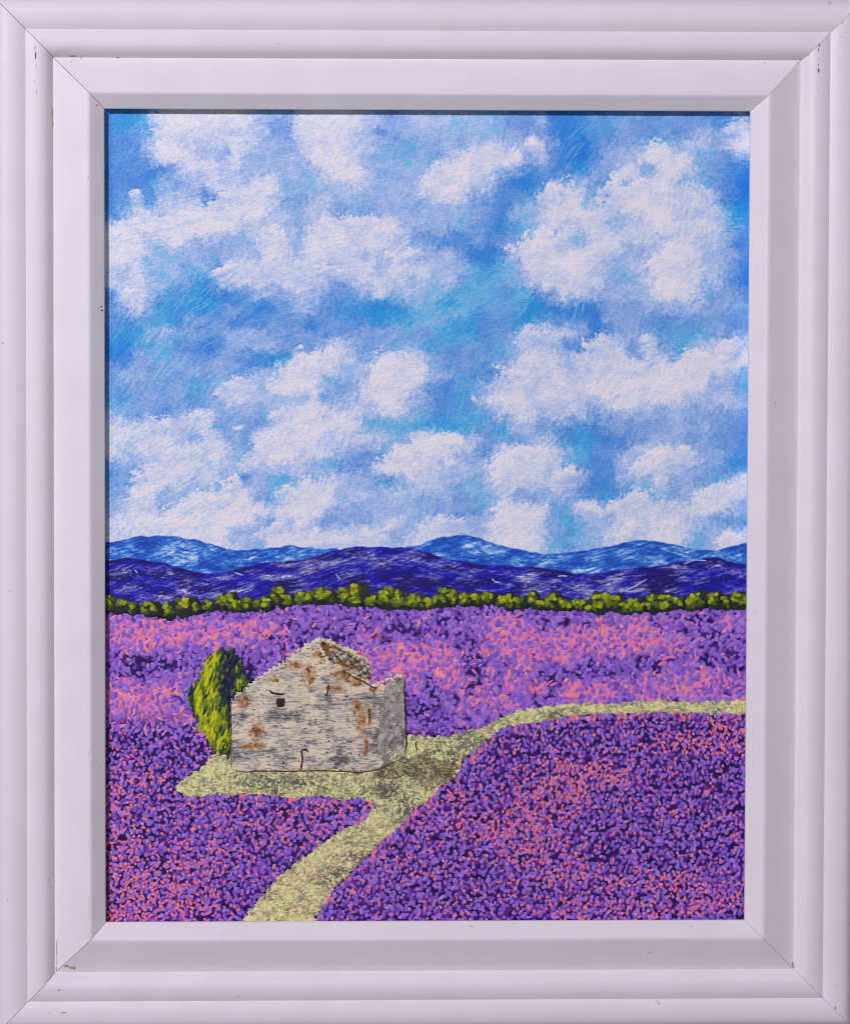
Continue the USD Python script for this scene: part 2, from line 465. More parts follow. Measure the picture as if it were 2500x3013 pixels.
SKY_RAMP = [(-1, (6, 106, 206)), (0.3, (34, 121, 209)), (1.4, (62, 131, 209)), (2.4, (86, 142, 211)), (3.4, (109, 153, 214)), (4.4, (132, 165, 219)), (5.4, (152, 176, 224)), (6.4, (173, 186, 228)), (7.3, (191, 197, 231)), (8.2, (206, 205, 234)), (9.4, (222, 215, 235))]


def ramp(stops, x):
    xs = [s[0] for s in stops]
    c = np.array([s[1] for s in stops], float)
    return np.stack([np.interp(x, xs, c[:, k]) for k in range(3)], -1)


def grid_normals(H, pitch):
    gy, gx = np.gradient(H, pitch)
    n = np.stack([-gx, -gy, np.ones_like(H)], -1)
    return n / np.linalg.norm(n, axis=-1, keepdims=True)


# thick white puffs laid over the soft clouds: middle, half axes, tilt in degrees, whiteness
def _puffs():
    left = '150 405 38 28 0 9|400 130 190 110 0 8|300 230 60 40 20 8|560 170 50 60 0 7.6|640 430 180 60 15 8|300 560 260 66 12 8.3|100 620 84 70 0 8.3|70 760 44 40 0 8|105 885 38 52 -20 9|1010 130 130 110 0 8.2|1120 280 66 76 0 8.1|810 630 70 72 0 8.7|1180 570 200 70 8 8|1450 695 110 38 8 8.8|570 768 80 22 20 8.6|980 780 330 56 -5 7.5|938 1136 30 18 0 9|1000 1215 190 66 22 8.7|640 1335 120 58 20 7.8|1380 1265 112 120 45 8.8|1500 1300 56 26 15 8.8|270 1530 220 60 14 7.9|455 1455 66 34 22 9|640 1520 40 16 10 8.8|880 1560 190 76 26 8.5|850 1475 80 56 20 8.4|1440 1665 140 66 22 9|220 1750 110 52 24 8.2|400 1655 150 64 20 8|600 1830 120 70 42 8.6|450 1900 230 76 24 8.7|180 1885 84 50 10 8|960 1830 150 66 14 8.5|300 1990 260 60 6 8.8|800 2015 110 40 20 8.4|950 1985 56 36 25 8.6|1190 2062 220 34 4 8.5|1400 1985 70 44 30 8|700 1700 80 60 20 7.6|1010 1240 60 40 30 9|1230 1590 120 40 15 7.6|260 60 60 50 0 7.6'
    right = '60 350 100 84 30 8.3|130 400 48 38 0 9|330 220 140 50 10 8|430 250 40 44 -30 8.6|512 165 30 36 -20 8.6|1115 212 80 62 0 9|965 312 92 52 15 8.6|640 430 116 94 20 8.2|1000 440 250 106 0 8.1|1290 430 120 86 0 7.7|560 665 190 88 12 8.7|680 600 90 46 20 8.6|620 785 150 60 -18 8|1200 730 130 96 20 9|1170 850 54 52 0 8.5|1490 100 60 52 0 7.8|520 1100 116 84 20 7.9|860 1150 110 90 30 8|480 1300 170 100 10 7.7|350 1400 80 60 0 8.5|960 1340 180 84 8 8.9|1290 1220 140 72 30 8.8|1460 1150 90 52 26 8.9|1180 1370 170 66 6 8.6|680 1390 130 80 20 7.9|1020 1250 120 60 10 8.2|110 1600 110 66 12 8.8|440 1680 156 72 14 9|340 1770 36 60 -20 8.8|690 1745 80 46 10 8.5|1110 1685 160 66 18 9|1240 1640 46 40 20 8.2|420 1955 136 80 30 8.8|100 1985 160 44 10 8|760 1915 54 52 0 8.3|1000 1890 190 62 12 8.4|1400 1835 180 54 20 8.7|1020 2010 170 56 14 8.5|1190 1985 110 34 10 8.7|1460 2055 96 40 15 8.9|1040 1100 24 40 -60 8.5|240 1390 16 34 30 8.7'
    out = []
    for txt, u0 in ((left, 309), (right, 1251)):
        for it in txt.split('|'):
            x, y, rx, ry, an, val = map(float, it.split())
            out.append((u0 + 0.6162 * x, 324 + 0.6162 * y, 0.6162 * rx, 0.6162 * ry, an, val))
    return out


def upper_canvas():
    pitch = 2.0
    y1 = at((1250, 1815))[1]
    X, Y = np.meshgrid(np.arange(-962, 962.1, pitch), np.arange(-1209, y1, pitch))
    uv = proj(np.stack([X, Y, np.full_like(X, ZCAN)], -1))
    u, v = uv[..., 0], uv[..., 1]
    # --- sky
    big_u, big_v = fb(u / 75, v / 60, 4, 11) - 0.5, fb(u / 75, v / 60, 4, 23) - 0.5
    fine_u, fine_v = fb(u / 11, v / 14, 3, 19) - 0.5, fb(u / 11, v / 14, 3, 29) - 0.5
    V = sky_cells()(u + big_u * 50 + fine_u * 22, v + big_v * 42 + fine_v * 26)
    br = swept(u, v, (52, 34, 72, 12), 34, 2.5, 200, 200)
    br2 = swept(u, v, (58, 36, 80, 20), 90, 5.0, 260, 230)
    weave = 0.55 * bristle(u, v, 90, 9, 2.3, 310, 1) + 0.45 * bristle(u, v, 0, 9, 2.5, 320, 1)
    grit = fb(u / 4.6, v / 5.2, 2, 331, 0.6)
    mid = sstep(1.2, 3.6, V) * (1 - sstep(7.8, 8.8, V))
    puff = fb(u / 40, v / 30, 5, 41, 0.6) - 0.5
    V = V + 2.8 * puff * (0.4 + 0.6 * mid) + (br - 0.5) * (1.7 + 0.9 * mid) + (br2 - 0.5) * 1.5
    V = V + 0.28 * np.tanh((V - 6.2) * 1.3)
    dry = (sstep(0.40, 0.60, 0.5 * weave + 0.5 * grit) - 0.5)
    gy_, gx_ = np.gradient(ndimage.gaussian_filter(V, 5.0), pitch)
    rim = np.clip(np.hypot(gx_, gy_) * 14, 0, 1)
    V = V + dry * (0.3 + 0.45 * mid + 1.5 * rim) + 0.25 * mid
    # --- puffs, crisp above and to the left, feathered below
    body = 1.0 * (fb(u / 30, v / 24, 5, 43, 0.62) - 0.5) + 0.55 * (grit - 0.5) + 0.5 * (br - 0.5)
    relief_w = np.zeros(u.shape)
    for n, (a, b, ra, rb, an, val) in enumerate(_puffs()):
        m = max(ra, rb) * 1.9
        box = (np.abs(u - a) < m) & (np.abs(v - b) < m)
        ub, vb = u[box], v[box]
        c, s_ = math.cos(math.radians(an)), math.sin(math.radians(an))
        x, y = ((ub - a) * c - (vb - b) * s_) / ra, ((ub - a) * s_ + (vb - b) * c) / rb
        d = np.sqrt(x * x + y * y) + 1e-6
        face = np.clip((-0.35 * x - 0.95 * y) / d, -1, 1)          # +1 at the top edge
        soft = lerp(1.1, 0.09, (0.5 + 0.5 * face) ** 1.1)
        k = sstep(0, 1, (1.02 - d + (0.62 + 0.25 * face) * body[box] * 1.5) / soft)
        veil = fb((ub + 0.8 * vb) / 46, (vb - 0.3 * ub) / 15, 4, 45, 0.6) - 0.5
        tex = 2.6 * (br[box] - 0.5) + 1.0 * dry[box] + 4.4 * veil
        tgt = (val - 0.75) + tex + 0.85 * sstep(0.2, -0.9, y) - 2.1 * sstep(-0.3, 1.1, y + 0.3 * x)
        V[box] = lerp(V[box], np.maximum(tgt, V[box] - 0.8), 0.85 * k)
        relief_w[box] = np.maximum(relief_w[box], k * (val - 7))
    col = ramp(SKY_RAMP, np.clip(V, -1, 9.4))
    hue = fb(u / 120, v / 90, 3, 71) + 0.35 * (br - 0.5)
    blue = (1 - sstep(3.6, 6.0, V))[..., None]
    col = col + blue * ((sstep(0.52, 0.66, hue))[..., None] * np.array([-16, 12, 2]) + (sstep(0.50, 0.36, hue))[..., None] * np.array([6, -2, 0]))
    warm = (sstep(7.6, 9, V) * sstep(0.45, 0.65, fb(u / 40, v / 40, 3, 77)))[..., None]
    col = col + warm * np.array([6, 2, -4])
    # light comb marks in the wet blue
    comb = sstep(0.62, 0.74, br) * sstep(0.5, 0.62, fb(u / 90, v / 70, 2, 78)) * (1 - sstep(3.2, 5, V))
    col = lerp(col, np.array([92, 176, 228]), (0.55 * comb)[..., None])
    Hh = 0.6 * (br - 0.5) + 0.4 * (br2 - 0.5) + 0.6 * (weave - 0.5) + 0.2 * dry + relief_w * (0.4 + 0.75 * (swept(u, v, (60, 25, 100), 24, 4.0, 410, 60) - 0.5))
    # --- far hills
    far = np.interp(u, FAR_HILL[:, 0], FAR_HILL[:, 1]) + (fb(u / 34, v * 0, 4, 81, 0.6) - 0.5) * 12
    near = np.interp(u, NEAR_HILL[:, 0], NEAR_HILL[:, 1]) + (fb(u / 40, v * 0 + 3, 4, 83, 0.6) - 0.5) * 11
    slope_f = np.interp(u, FAR_HILL[:-1, 0], np.diff(FAR_HILL[:, 1]) / np.diff(FAR_HILL[:, 0]))
    slope_n = np.interp(u, NEAR_HILL[:-1, 0], np.diff(NEAR_HILL[:, 1]) / np.diff(NEAR_HILL[:, 0]))
    # streaks run along each hillside: noise in the height above the ridge, drawn out sideways
    yf, yn = v - far, v - near
    fs = 0.5 * fb(u / 30, yf / 3.0, 3, 500) + 0.5 * fb(u / 22 + v / 60, (v + 0.30 * u) / 3.2, 2, 507)
    fleck = fb(u / 6.5, v / 3.6, 3, 515, 0.6)
    fp = fb(u / 46, v / 20, 3, 520)
    top = np.exp(-np.clip(yf, 0, 99) / 6.0)
    f = fs * 0.95 + fp * 0.62 + 0.5 * (fleck - 0.5) - 0.20 * top + 0.06 + 0.20 * (fb(u / 110, v / 60, 2, 523) - 0.5)
    fc = ramp([(0.55, (18, 62, 164)), (0.76, (26, 88, 190)), (0.90, (52, 112, 202)), (1.02, (104, 150, 214)), (1.14, (156, 182, 224)), (1.26, (200, 208, 232))], f)
    tf = np.clip(yf / 3 + 0.5, 0, 1)[..., None]
    col = lerp(col, fc, tf)
    # --- near hills
    ns = 0.5 * fb(u / 34, yn / 2.8, 3, 600) + 0.5 * fb(u / 26 + v / 50, (v + 0.36 * u) / 3.4, 2, 607)
    nfl = fb(u / 7, v / 3.4, 3, 615, 0.6)
    npch = fb(u / 60, v / 20, 3, 620)
    ntop = np.exp(-np.clip(yn, 0, 99) / 9.0)
    nbot = sstep(40, 100, yn)
    g = ns * 1.0 + npch * 0.72 + 0.5 * (nfl - 0.5) - 0.24 * ntop - 0.08 * nbot + 0.03 + 0.34 * (fb(u / 120, v / 50, 2, 623) - 0.5)
    nc = ramp([(0.5, (22, 12, 100)), (0.68, (14, 8, 150)), (0.82, (22, 20, 172)), (0.90, (50, 48, 170)), (1.0, (82, 78, 164)), (1.14, (118, 114, 180)), (1.26, (160, 160, 206)), (1.36, (214, 212, 232))], g)
    navy = (sstep(0.52, 0.66, fb(u / 70, v / 14, 3, 640)) * (1 - sstep(0.9, 1.05, g)))[..., None]
    nc = lerp(nc, np.array([22, 14, 66]), 0.6 * navy)
    tn = np.clip(yn / 3 + 0.5, 0, 1)[..., None]
    col = lerp(col, nc, tn)
    foot = sstep(-10, -3, v - np.interp(u, TREE_LINE[:, 0], TREE_LINE[:, 1]))[..., None]
    col = lerp(col, ramp([(0.35, (40, 14, 84)), (0.5, (104, 62, 166)), (0.62, (150, 100, 192))], fb(u / 9, v / 8, 3, 655)), foot)
    mf, mn = yf > 0, yn > 0
    Hh = np.where(mn, 1.0 + 1.6 * (ns - 0.5) + 0.8 * (nfl - 0.5), np.where(mf, 0.6 + 1.4 * (fs - 0.5) + 0.8 * (fleck - 0.5), Hh))
    # --- which stroke belongs to what
    lab = np.zeros(u.shape, int)
    soft = ndimage.gaussian_filter(V, 4.0)
    cl, nlab = ndimage.label((soft > 7.35) & ~mf)
    big = np.bincount(cl.ravel())
    big[0] = 0
    order = [k for k in np.argsort(-big) if big[k] > 260][:60]
    for n, k in enumerate(order):
        lab[cl == k] = 100 + n
    lab[mf] = 1 + np.digitize(u[mf], [1060, 1604, 2074])
    lab[mn] = 10
    N = grid_normals(Hh, pitch)
    return dict(P=np.stack([X, Y, ZCAN + Hh], -1), N=N, C=pig(col), lab=lab, rgb=col)


def cut(parent, R, mask_cells, name, mat, **k):
    """The cells of a relief picked out by mask_cells, as one mesh."""
    ny, nx = R['lab'].shape
    i, j = np.nonzero(mask_cells)
    q = i * nx + j
    F = np.stack([q, q + 1, q + nx + 1, q + nx], -1)
    ids, inv = np.unique(F, return_inverse=True)
    F = inv.reshape(F.shape)
    P, N, C = R['P'].reshape(-1, 3)[ids], R['N'].reshape(-1, 3)[ids], R['C'].reshape(-1, 3)[ids]
    return put(parent, name, P, F[:, [0, 3, 2, 1]], mat, normals=N, color=C, **k)


U = upper_canvas()
cell = U['lab'][:-1, :-1]
cut(PT, U, cell == 0, 'painted_sky', thin_paint)
for k in sorted(set(cell.ravel()) - {0}):
    if k >= 100:
        cut(PT, U, cell == k, 'painted_cloud', thin_paint)
    else:
        cut(PT, U, cell == k, 'far_hill' if k < 10 else 'near_hills', thin_paint)


# ------------------------------------------------------------------ dabs of thick paint
def dabs(uv, a, b, ang, h, col, z0, seed, n=8, rag=0.22):
    """Domed dabs: half-widths a (along ang, degrees) and b, height h, standing on the canvas at z0. Returns points, faces, normals, colours."""
    rng = np.random.default_rng(seed)
    uv = np.asarray(uv, float)
    m = len(uv)
    a, b, ang, h, z0 = (np.broadcast_to(np.asarray(x, float), m) for x in (a, b, ang, h, z0))
    col = np.broadcast_to(np.asarray(col, float), (m, 3))
    th = np.linspace(0, 2 * np.pi, n, endpoint=False)[None] + rng.random((m, 1))
    r = 1 + rag * (rng.random((m, n)) * 2 - 1)
    r = r + 0.12 * np.cos(th - rng.random((m, 1)) * 6.28)
    c, s = np.cos(np.radians(ang))[:, None], np.sin(np.radians(ang))[:, None]
    base = at(uv)
    rings = []
    nr = []
    for f, hh, tilt in ((1.0, 0.0, 0.50), (0.76, 0.70, 0.22)):
        dx, dy = a[:, None] * r * f * np.cos(th), b[:, None] * r * f * np.sin(th)
        x, y = dx * c + dy * s, -dx * s + dy * c
        rings.append(np.stack([base[:, None, 0] + x, base[:, None, 1] + y, np.broadcast_to((ZCAN + z0 + h * hh)[:, None], x.shape)], -1))
        L = np.sqrt(x * x + y * y) + 1e-9
        k = tilt * np.minimum(1.0, 2.0 * h / np.minimum(a, b))[:, None]
        q = np.stack([x / L * k, y / L * k, np.ones_like(x)], -1)
        nr.append(q / np.linalg.norm(q, axis=-1, keepdims=True))
    top = np.stack([base[:, 0], base[:, 1], ZCAN + z0 + h], -1)[:, None]
    tn = np.zeros_like(top)
    tn[..., 2] = 1
    P = np.concatenate([top] + [rings[1], rings[0]], 1)
    N = np.concatenate([tn, nr[1], nr[0]], 1)
    q = np.arange(n)
    q1 = (q + 1) % n
    f = np.vstack([np.stack([0 * q, 1 + q1, 1 + q], -1), np.stack([1 + q, 1 + q1, 1 + n + q1], -1), np.stack([1 + q, 1 + n + q1, 1 + n + q], -1)])
    F = (f[None] + (np.arange(m) * (1 + 2 * n))[:, None, None]).reshape(-1, 3)
    C = np.repeat(pig(col)[:, None], 1 + 2 * n, 1)
    return P.reshape(-1, 3), F, N.reshape(-1, 3), C.reshape(-1, 3)


def ribbon(parent, name, uv, width, h, col, z0, mat=None, taper=True, soft=0.5, **k):
    """A drawn brush line: a low rounded ridge along a path."""
    uv = np.asarray(uv, float)
    d = np.r_[0, np.cumsum(np.linalg.norm(np.diff(uv, axis=0), axis=1))]
    t = np.linspace(0, d[-1], max(3, int(d[-1] / 4) + 1))
    uv = np.stack([np.interp(t, d, uv[:, 0]), np.interp(t, d, uv[:, 1])], -1)
    rng = np.random.default_rng(int(abs(uv.sum())) % 99991)
    P = at(uv)
    g = np.gradient(P[:, :2], axis=0)
    g /= np.linalg.norm(g, axis=1)[:, None] + 1e-9
    side = np.stack([-g[:, 1], g[:, 0]], -1)
    w = width / 2 * (0.75 + 0.5 * rng.random(len(t)))
    if taper:
        w = w * np.clip(np.minimum(t, d[-1] - t) / max(6.0, 0.15 * d[-1]) + 0.25, 0, 1)
    rows, nn = [], []
    for o, hh in ((-1, 0), (-0.55, 0.8), (0.55, 0.8), (1, 0)):
        rows.append(np.stack([P[:, 0] + side[:, 0] * w * o, P[:, 1] + side[:, 1] * w * o, ZCAN + z0 + h * hh * np.ones(len(t))], -1))
        q = np.stack([side[:, 0] * o * soft, side[:, 1] * o * soft, np.ones(len(t))], -1)
        nn.append(q / np.linalg.norm(q, axis=1)[:, None])
    m = len(t)
    q = np.arange(m - 1)
    F = np.vstack([np.stack([r * m + q, r * m + q + 1, (r + 1) * m + q + 1, (r + 1) * m + q], -1) for r in range(3)])
    A = (np.vstack(rows), F, np.vstack(nn), np.broadcast_to(pig(np.array(col)), (4 * m, 3)))
    if parent is None:
        return A
    return put(parent, name, A[0], A[1], mat or thick_paint, normals=A[2], color=A[3], **k)


def join(parts):
    P, F, N, C, n = [], [], [], [], 0
    for p_, f_, n_, c_ in parts:
        P.append(p_)
        F.append(f_ + n)
        N.append(n_)
        C.append(c_)
        n += len(p_)
    return np.vstack(P), np.vstack(F), np.vstack(N), np.vstack(C)


# fine light strokes combed through the wet sky
rng = np.random.default_rng(5)
streaks = []
for (u, v, n, sp, ln, ang, bend) in [
        (1408, 692, 12, 40, 80, 8, -0.9), (1465, 925, 30, 80, 70, 12, -0.7), (1530, 930, 16, 50, 70, 55, 0.8), (1690, 445, 16, 42, 110, 55, -0.8), (2172, 670, 26, 48, 60, 5, -0.4),
        (2085, 375, 10, 46, 75, 48, -0.3), (390, 425, 16, 52, 70, 55, 0.1), (585, 880, 26, 70, 80, 42, 0.2), (590, 975, 22, 80, 90, 22, -0.3), (590, 1150, 20, 46, 60, 62, -0.3),
        (1300, 1015, 12, 46, 90, 55, -0.7), (1440, 1040, 12, 44, 80, 50, 0.1), (1695, 910, 14, 42, 66, 76, 0.2), (1955, 990, 26, 66, 76, 24, -0.3), (1350, 1215, 22, 70, 66, 55, 0.1),
        (450, 1010, 12, 44, 70, 45, -0.5), (365, 930, 10, 36, 60, 52, 0.1), (1780, 360, 14, 60, 56, 40, 0.1), (900, 990, 12, 60, 50, 60, 0.2), (1620, 1300, 10, 50, 60, 40, 0.2), (1830, 1430, 12, 50, 60, 50, 0.1),
        (1090, 1010, 14, 70, 60, 35, -0.4), (800, 925, 8, 40, 50, 10, -0.2), (2090, 880, 10, 50, 60, 20, 0.2), (1130, 1300, 8, 50, 50, 50, 0), (520, 900, 10, 40, 70, 48, 0)]:
    for _ in range(int(0.65 * n)):
        p0 = np.array([u, v]) + rng.normal(0, sp * 0.45, 2)
        L = ln * (0.4 + 0.8 * rng.random())
        t = np.linspace(-0.5, 0.5, 9)
        th = np.radians(ang + rng.normal(0, 6)) + bend * t
        dx, dy = np.cumsum(np.cos(th)) * L / 9, -np.cumsum(np.sin(th)) * L / 9
        path = p0 + np.stack([dx - dx.mean(), dy - dy.mean()], -1)
        if path[:, 0].min() < 302 or path[:, 0].max() > 2204 or path[:, 1].min() < 316:
            continue
        c = lerp(np.array([84, 156, 222]), np.array([118, 180, 228]), rng.random())
        streaks.append(ribbon(None, '', path, 1.7 + 1.0 * rng.random(), 0.3, c, 0.8, soft=0.15))
A = join(streaks)
put(PT, 'brush_streaks', A[0], A[1], thin_paint, normals=A[2], color=A[3], kind='stuff')


for hl in ([(1822, 1744), (1850, 1733), (1880, 1718), (1903, 1704)], [(1803, 1708), (1820, 1703), (1832, 1704)], [(1446, 1702), (1456, 1713), (1470, 1714)], [(1640, 1697), (1652, 1694), (1668, 1696)], [(2010, 1660), (2040, 1648), (2078, 1650)], [(396, 1676), (402, 1684), (406, 1688)], [(690, 1684), (704, 1690), (716, 1693)], [(988, 1690), (996, 1700), (1002, 1706)], [(1822, 1738), (1862, 1742), (1896, 1734)]):
    ribbon(PT, 'highlight_stroke', hl, 4.0, 0.6, (156, 160, 206), 1.6, soft=0.2)

# ------------------------------------------------------------------ lavender fields: under-painting
UP_PATH_TOP = [(2300, 2054), (2186, 2058), (2093, 2064), (1883, 2061), (1836, 2066), (1707, 2068), (1633, 2073), (1589, 2079), (1518, 2092), (1474, 2110), (1444, 2124), (1422, 2137), (1334, 2162), (1283, 2168), (1217, 2160), (1193, 2160)]
LOW_PATH = [(2300, 2102), (2186, 2102), (2074, 2102), (1927, 2099), (1780, 2102), (1670, 2110), (1626, 2121), (1560, 2130), (1474, 2144), (1437, 2177), (1400, 2207), (1363, 2243), (1338, 2295), (1297, 2317), (1261, 2357), (1213, 2387), (1187, 2423), (1150, 2460), (1106, 2493), (1077, 2526), (1037, 2567), (996, 2603), (967, 2651), (937, 2688), (920, 2725)]
LEFT_PATH = [(710, 2725), (719, 2702), (748, 2666), (796, 2603), (833, 2567), (888, 2522), (940, 2489), (996, 2447), (1040, 2427), (1077, 2390), (1100, 2366), (1070, 2353), (1003, 2353), (930, 2347), (851, 2353), (759, 2340), (667, 2339), (557, 2350), (517, 2330), (520, 2306), (550, 2287), (594, 2254), (623, 2221), (642, 2214), (690, 2228)]
HOUSE_TOP = [(690, 2228), (760, 2240), (1193, 2200)]
path_poly = Polygon(UP_PATH_TOP[::-1][::-1] + [(1193, 2180), (1120, 2200), (760, 2225), (690, 2222)] + LEFT_PATH[::-1][1:] + LOW_PATH[::-1]).buffer(0)
upper_poly = Polygon([(200, 1760)] + [(u, v) for u, v in TREE_LINE[1:-1]] + [(2300, 1760)] + UP_PATH_TOP + [(1193, 2240), (690, 2240), (640, 2210), (600, 2180), (480, 2160), (200, 2150)]).buffer(0)
right_poly = Polygon(LOW_PATH + [(2300, 2800)]).buffer(0)
left_poly = Polygon([(200, 2150), (480, 2160), (600, 2180), (640, 2212)] + LEFT_PATH[:-1][::-1] + [(700, 2800), (200, 2800)]).buffer(0)


def inside(poly, u, v):
    return shapely.contains_xy(poly, u, v)


def coral_upper(u, v):
    """Where the far field is worked with pink: 0..1."""
    c = np.zeros(np.shape(u))
    for (a, b, ra, rb, k) in [(500, 1865, 260, 46, 1), (760, 1855, 120, 40, .8), (400, 2060, 150, 66, 1), (480, 2120, 130, 40, .7), (1090, 1900, 60, 70, .7), (1190, 1935, 130, 52, 1), (1320, 1975, 60, 90, .8), (1500, 1880, 90, 80, .9), (1530, 1990, 80, 70, .7),
                              (1650, 1900, 150, 60, .95), (1840, 1880, 170, 56, 1), (1790, 2030, 330, 32, .8), (2050, 2010, 200, 50, .7), (2150, 1830, 60, 30, .7), (1420, 2060, 110, 40, .7), (1150, 1985, 90, 40, .6), (830, 1930, 60, 40, .4), (340, 1870, 60, 60, .6), (2020, 1900, 60, 40, .6)]:
        c = np.maximum(c, k * np.exp(-(((u - a) / ra) ** 2 + ((v - b) / rb) ** 2) ** 1.5))
    return np.clip(c + 1.0 * (fb(u / 30, v / 26, 3, 701) - 0.5), 0, 1)


def dark_upper(u, v):
    c = np.zeros(np.shape(u))
    for (a, b, ra, rb) in [(440, 1955, 170, 40), (860, 1880, 130, 60), (1080, 1850, 130, 60), (1260, 1850, 120, 40), (720, 1960, 70, 60), (2060, 1870, 120, 70), (2130, 1950, 90, 60), (1880, 1950, 100, 40), (1760, 1990, 80, 40), (1420, 2000, 110, 60), (1600, 2010, 70, 60), (1260, 2090, 110, 60), (1380, 1920, 60, 60), (430, 2190, 170, 40), (640, 2160, 60, 60), (1680, 1840, 100, 24)]:
        c = np.maximum(c, np.exp(-(((u - a) / ra) ** 2 + ((v - b) / rb) ** 2) ** 1.5))
    return np.clip(c + 1.0 * (fb(u / 28, v / 24, 3, 711) - 0.5), 0, 1)


def coral_lower(u, v):
    c = np.full(np.shape(u), 0.15)
    for (a, b, ra, rb, k) in [(1480, 2450, 120, 50, .9), (1560, 2480, 160, 70, .75), (1380, 2420, 80, 50, .6), (1720, 2270, 150, 40, .85), (1800, 2290, 60, 50, .8), (1640, 2330, 130, 90, .8), (1560, 2400, 110, 70, .8), (2020, 2180, 130, 40, .75), (2130, 2160, 80, 60, .7), (1660, 2560, 160, 60, .55),
                              (1900, 2590, 240, 40, .6), (2080, 2640, 160, 60, .65), (1780, 2680, 260, 50, .5), (440, 2640, 220, 90, .85), (360, 2520, 110, 140, .55), (620, 2480, 200, 90, .35), (560, 2560, 110, 90, .6), (400, 2290, 110, 60, .5), (380, 2350, 90, 60, .5), (850, 2430, 130, 60, .55), (960, 2380, 80, 40, .5), (640, 2380, 200, 40, .35), (1250, 2420, 60, 60, .4), (1330, 2360, 60, 60, .4), (1150, 2520, 60, 40, .45), (340, 2690, 90, 30, .9)]:
        c = np.maximum(c, k * np.exp(-(((u - a) / ra) ** 2 + ((v - b) / rb) ** 2) ** 1.5))
    return np.clip(c, 0, 1)


def lower_canvas():
    pitch = 3.0
    y0 = at((1250, 1795))[1]
    X, Y = np.meshgrid(np.arange(-962, 962.1, pitch), np.arange(y0, 1210, pitch))
    uv = proj(np.stack([X, Y, np.full_like(X, ZCAN)], -1))
    u, v = uv[..., 0], uv[..., 1]
    n1 = fb((u + 30 * fb(u / 30, v / 30, 2, 721)) / 16, (v + 30 * fb(u / 30, v / 30, 2, 731)) / 13, 3, 741)
    n2 = fb(u / 26, v / 20, 3, 751)
    up = ramp([(0.22, (34, 10, 76)), (0.36, (70, 30, 126)), (0.46, (120, 80, 182)), (0.58, (142, 100, 194)), (0.7, (200, 116, 178))], n1 - 0.20 * dark_upper(u, v) + 0.20 * coral_upper(u, v) + 0.03)
    up = lerp(up, np.array([232, 122, 158]), (sstep(0.4, 0.85, coral_upper(u, v) + 1.3 * (n2 - 0.5)) * 0.7)[..., None])
    lo = ramp([(0.25, (18, 5, 52)), (0.42, (34, 8, 76)), (0.55, (56, 16, 102)), (0.7, (112, 34, 122))], n1 * 0.6 + n2 * 0.4)
    t = sstep(2080, 2160, v + 30 * (n2 - 0.5))[..., None]
    t = np.where(inside(right_poly, u, v)[..., None], 1.0, np.where((u > 1190)[..., None] & (v < 2200)[..., None], sstep(2130, 2165, v + 20 * (n2 - 0.5))[..., None], t))
    col = lerp(up, lo, t)
    Hh = -0.6 + 1.6 * (n1 - 0.5) + 0.7 * (n2 - 0.5)
    lab = np.where(inside(right_poly, u, v), 3, np.where(inside(left_poly.buffer(2), u, v), 2, 1))
    return dict(P=np.stack([X, Y, ZCAN + Hh], -1), N=grid_normals(Hh, pitch), C=pig(col), lab=lab)


Lc = lower_canvas()
cell = Lc['lab'][:-1, :-1]
FIELD = {1: cut(PT, Lc, cell == 1, 'lavender_field', thick_paint, label='distant lavender field of broad pink and purple dabs behind the stone house'),
         2: cut(PT, Lc, cell == 2, 'lavender_field', thick_paint, label='near lavender field left of the straw-coloured track'),
         3: cut(PT, Lc, cell == 3, 'lavender_field', thick_paint, label='near lavender field right of the straw-coloured track')}


def scatter(poly, du, dv, seed, jit=0.85):
    rng = np.random.default_rng(seed)
    u0, v0, u1, v1 = poly.bounds
    u0, u1, v0, v1 = max(u0, 300), min(u1, 2206), max(v0, 1760), min(v1, 2722)
    U_, V_ = np.meshgrid(np.arange(u0, u1, du), np.arange(v0, v1, dv))
    U_ = U_ + (np.arange(U_.shape[0]) % 2)[:, None] * du / 2
    q = np.stack([U_, V_], -1).reshape(-1, 2) + (rng.random((U_.size, 2)) - 0.5) * np.array([du, dv]) * 2 * jit * 0.5
    q = q[inside(poly, q[:, 0], q[:, 1])]
    return q[rng.permutation(len(q))]


PURPLE = np.array([(134, 92, 196), (120, 82, 188), (138, 98, 200), (110, 74, 180), (134, 84, 188), (146, 102, 196)], float)
CORAL = np.array([(236, 116, 134), (240, 110, 122), (228, 108, 140), (238, 124, 126), (222, 104, 146)], float)
singles = {1: 0, 2: 0, 3: 0}


def plant(field, name, single, uv, a, b, ang, h, col, z0, seed, n_single):
    """The largest dabs one by one, the others as one mass."""
    order = np.argsort(-(np.asarray(a) * np.asarray(b)))
    big, rest = order[:n_single], order[n_single:]
    pick = lambda x, k: np.asarray(x)[k] if np.ndim(x) else x
    P_, F_, N_, C_ = dabs(uv[rest], pick(a, rest), pick(b, rest), pick(ang, rest), pick(h, rest), col[rest], pick(z0, rest), seed)
    put(FIELD[field], name, P_, F_, thick_paint, normals=N_, color=C_, kind='stuff')
    if n_single:
        P_, F_, N_, C_ = dabs(uv[big], pick(a, big), pick(b, big), pick(ang, big), pick(h, big), col[big], pick(z0, big), seed + 1)
        m = len(P_) // len(big)
        f = F_[:len(F_) // len(big)]
        for k in range(len(big)):
            s = slice(k * m, k * m + m)
            put(FIELD[field], single, P_[s], f, thick_paint, normals=N_[s], color=C_[s])


def shade(rng, base, sd=6):
    return np.clip(base + rng.normal(0, sd, (len(base), 1)) + rng.normal(0, 3, base.shape), 2, 250)


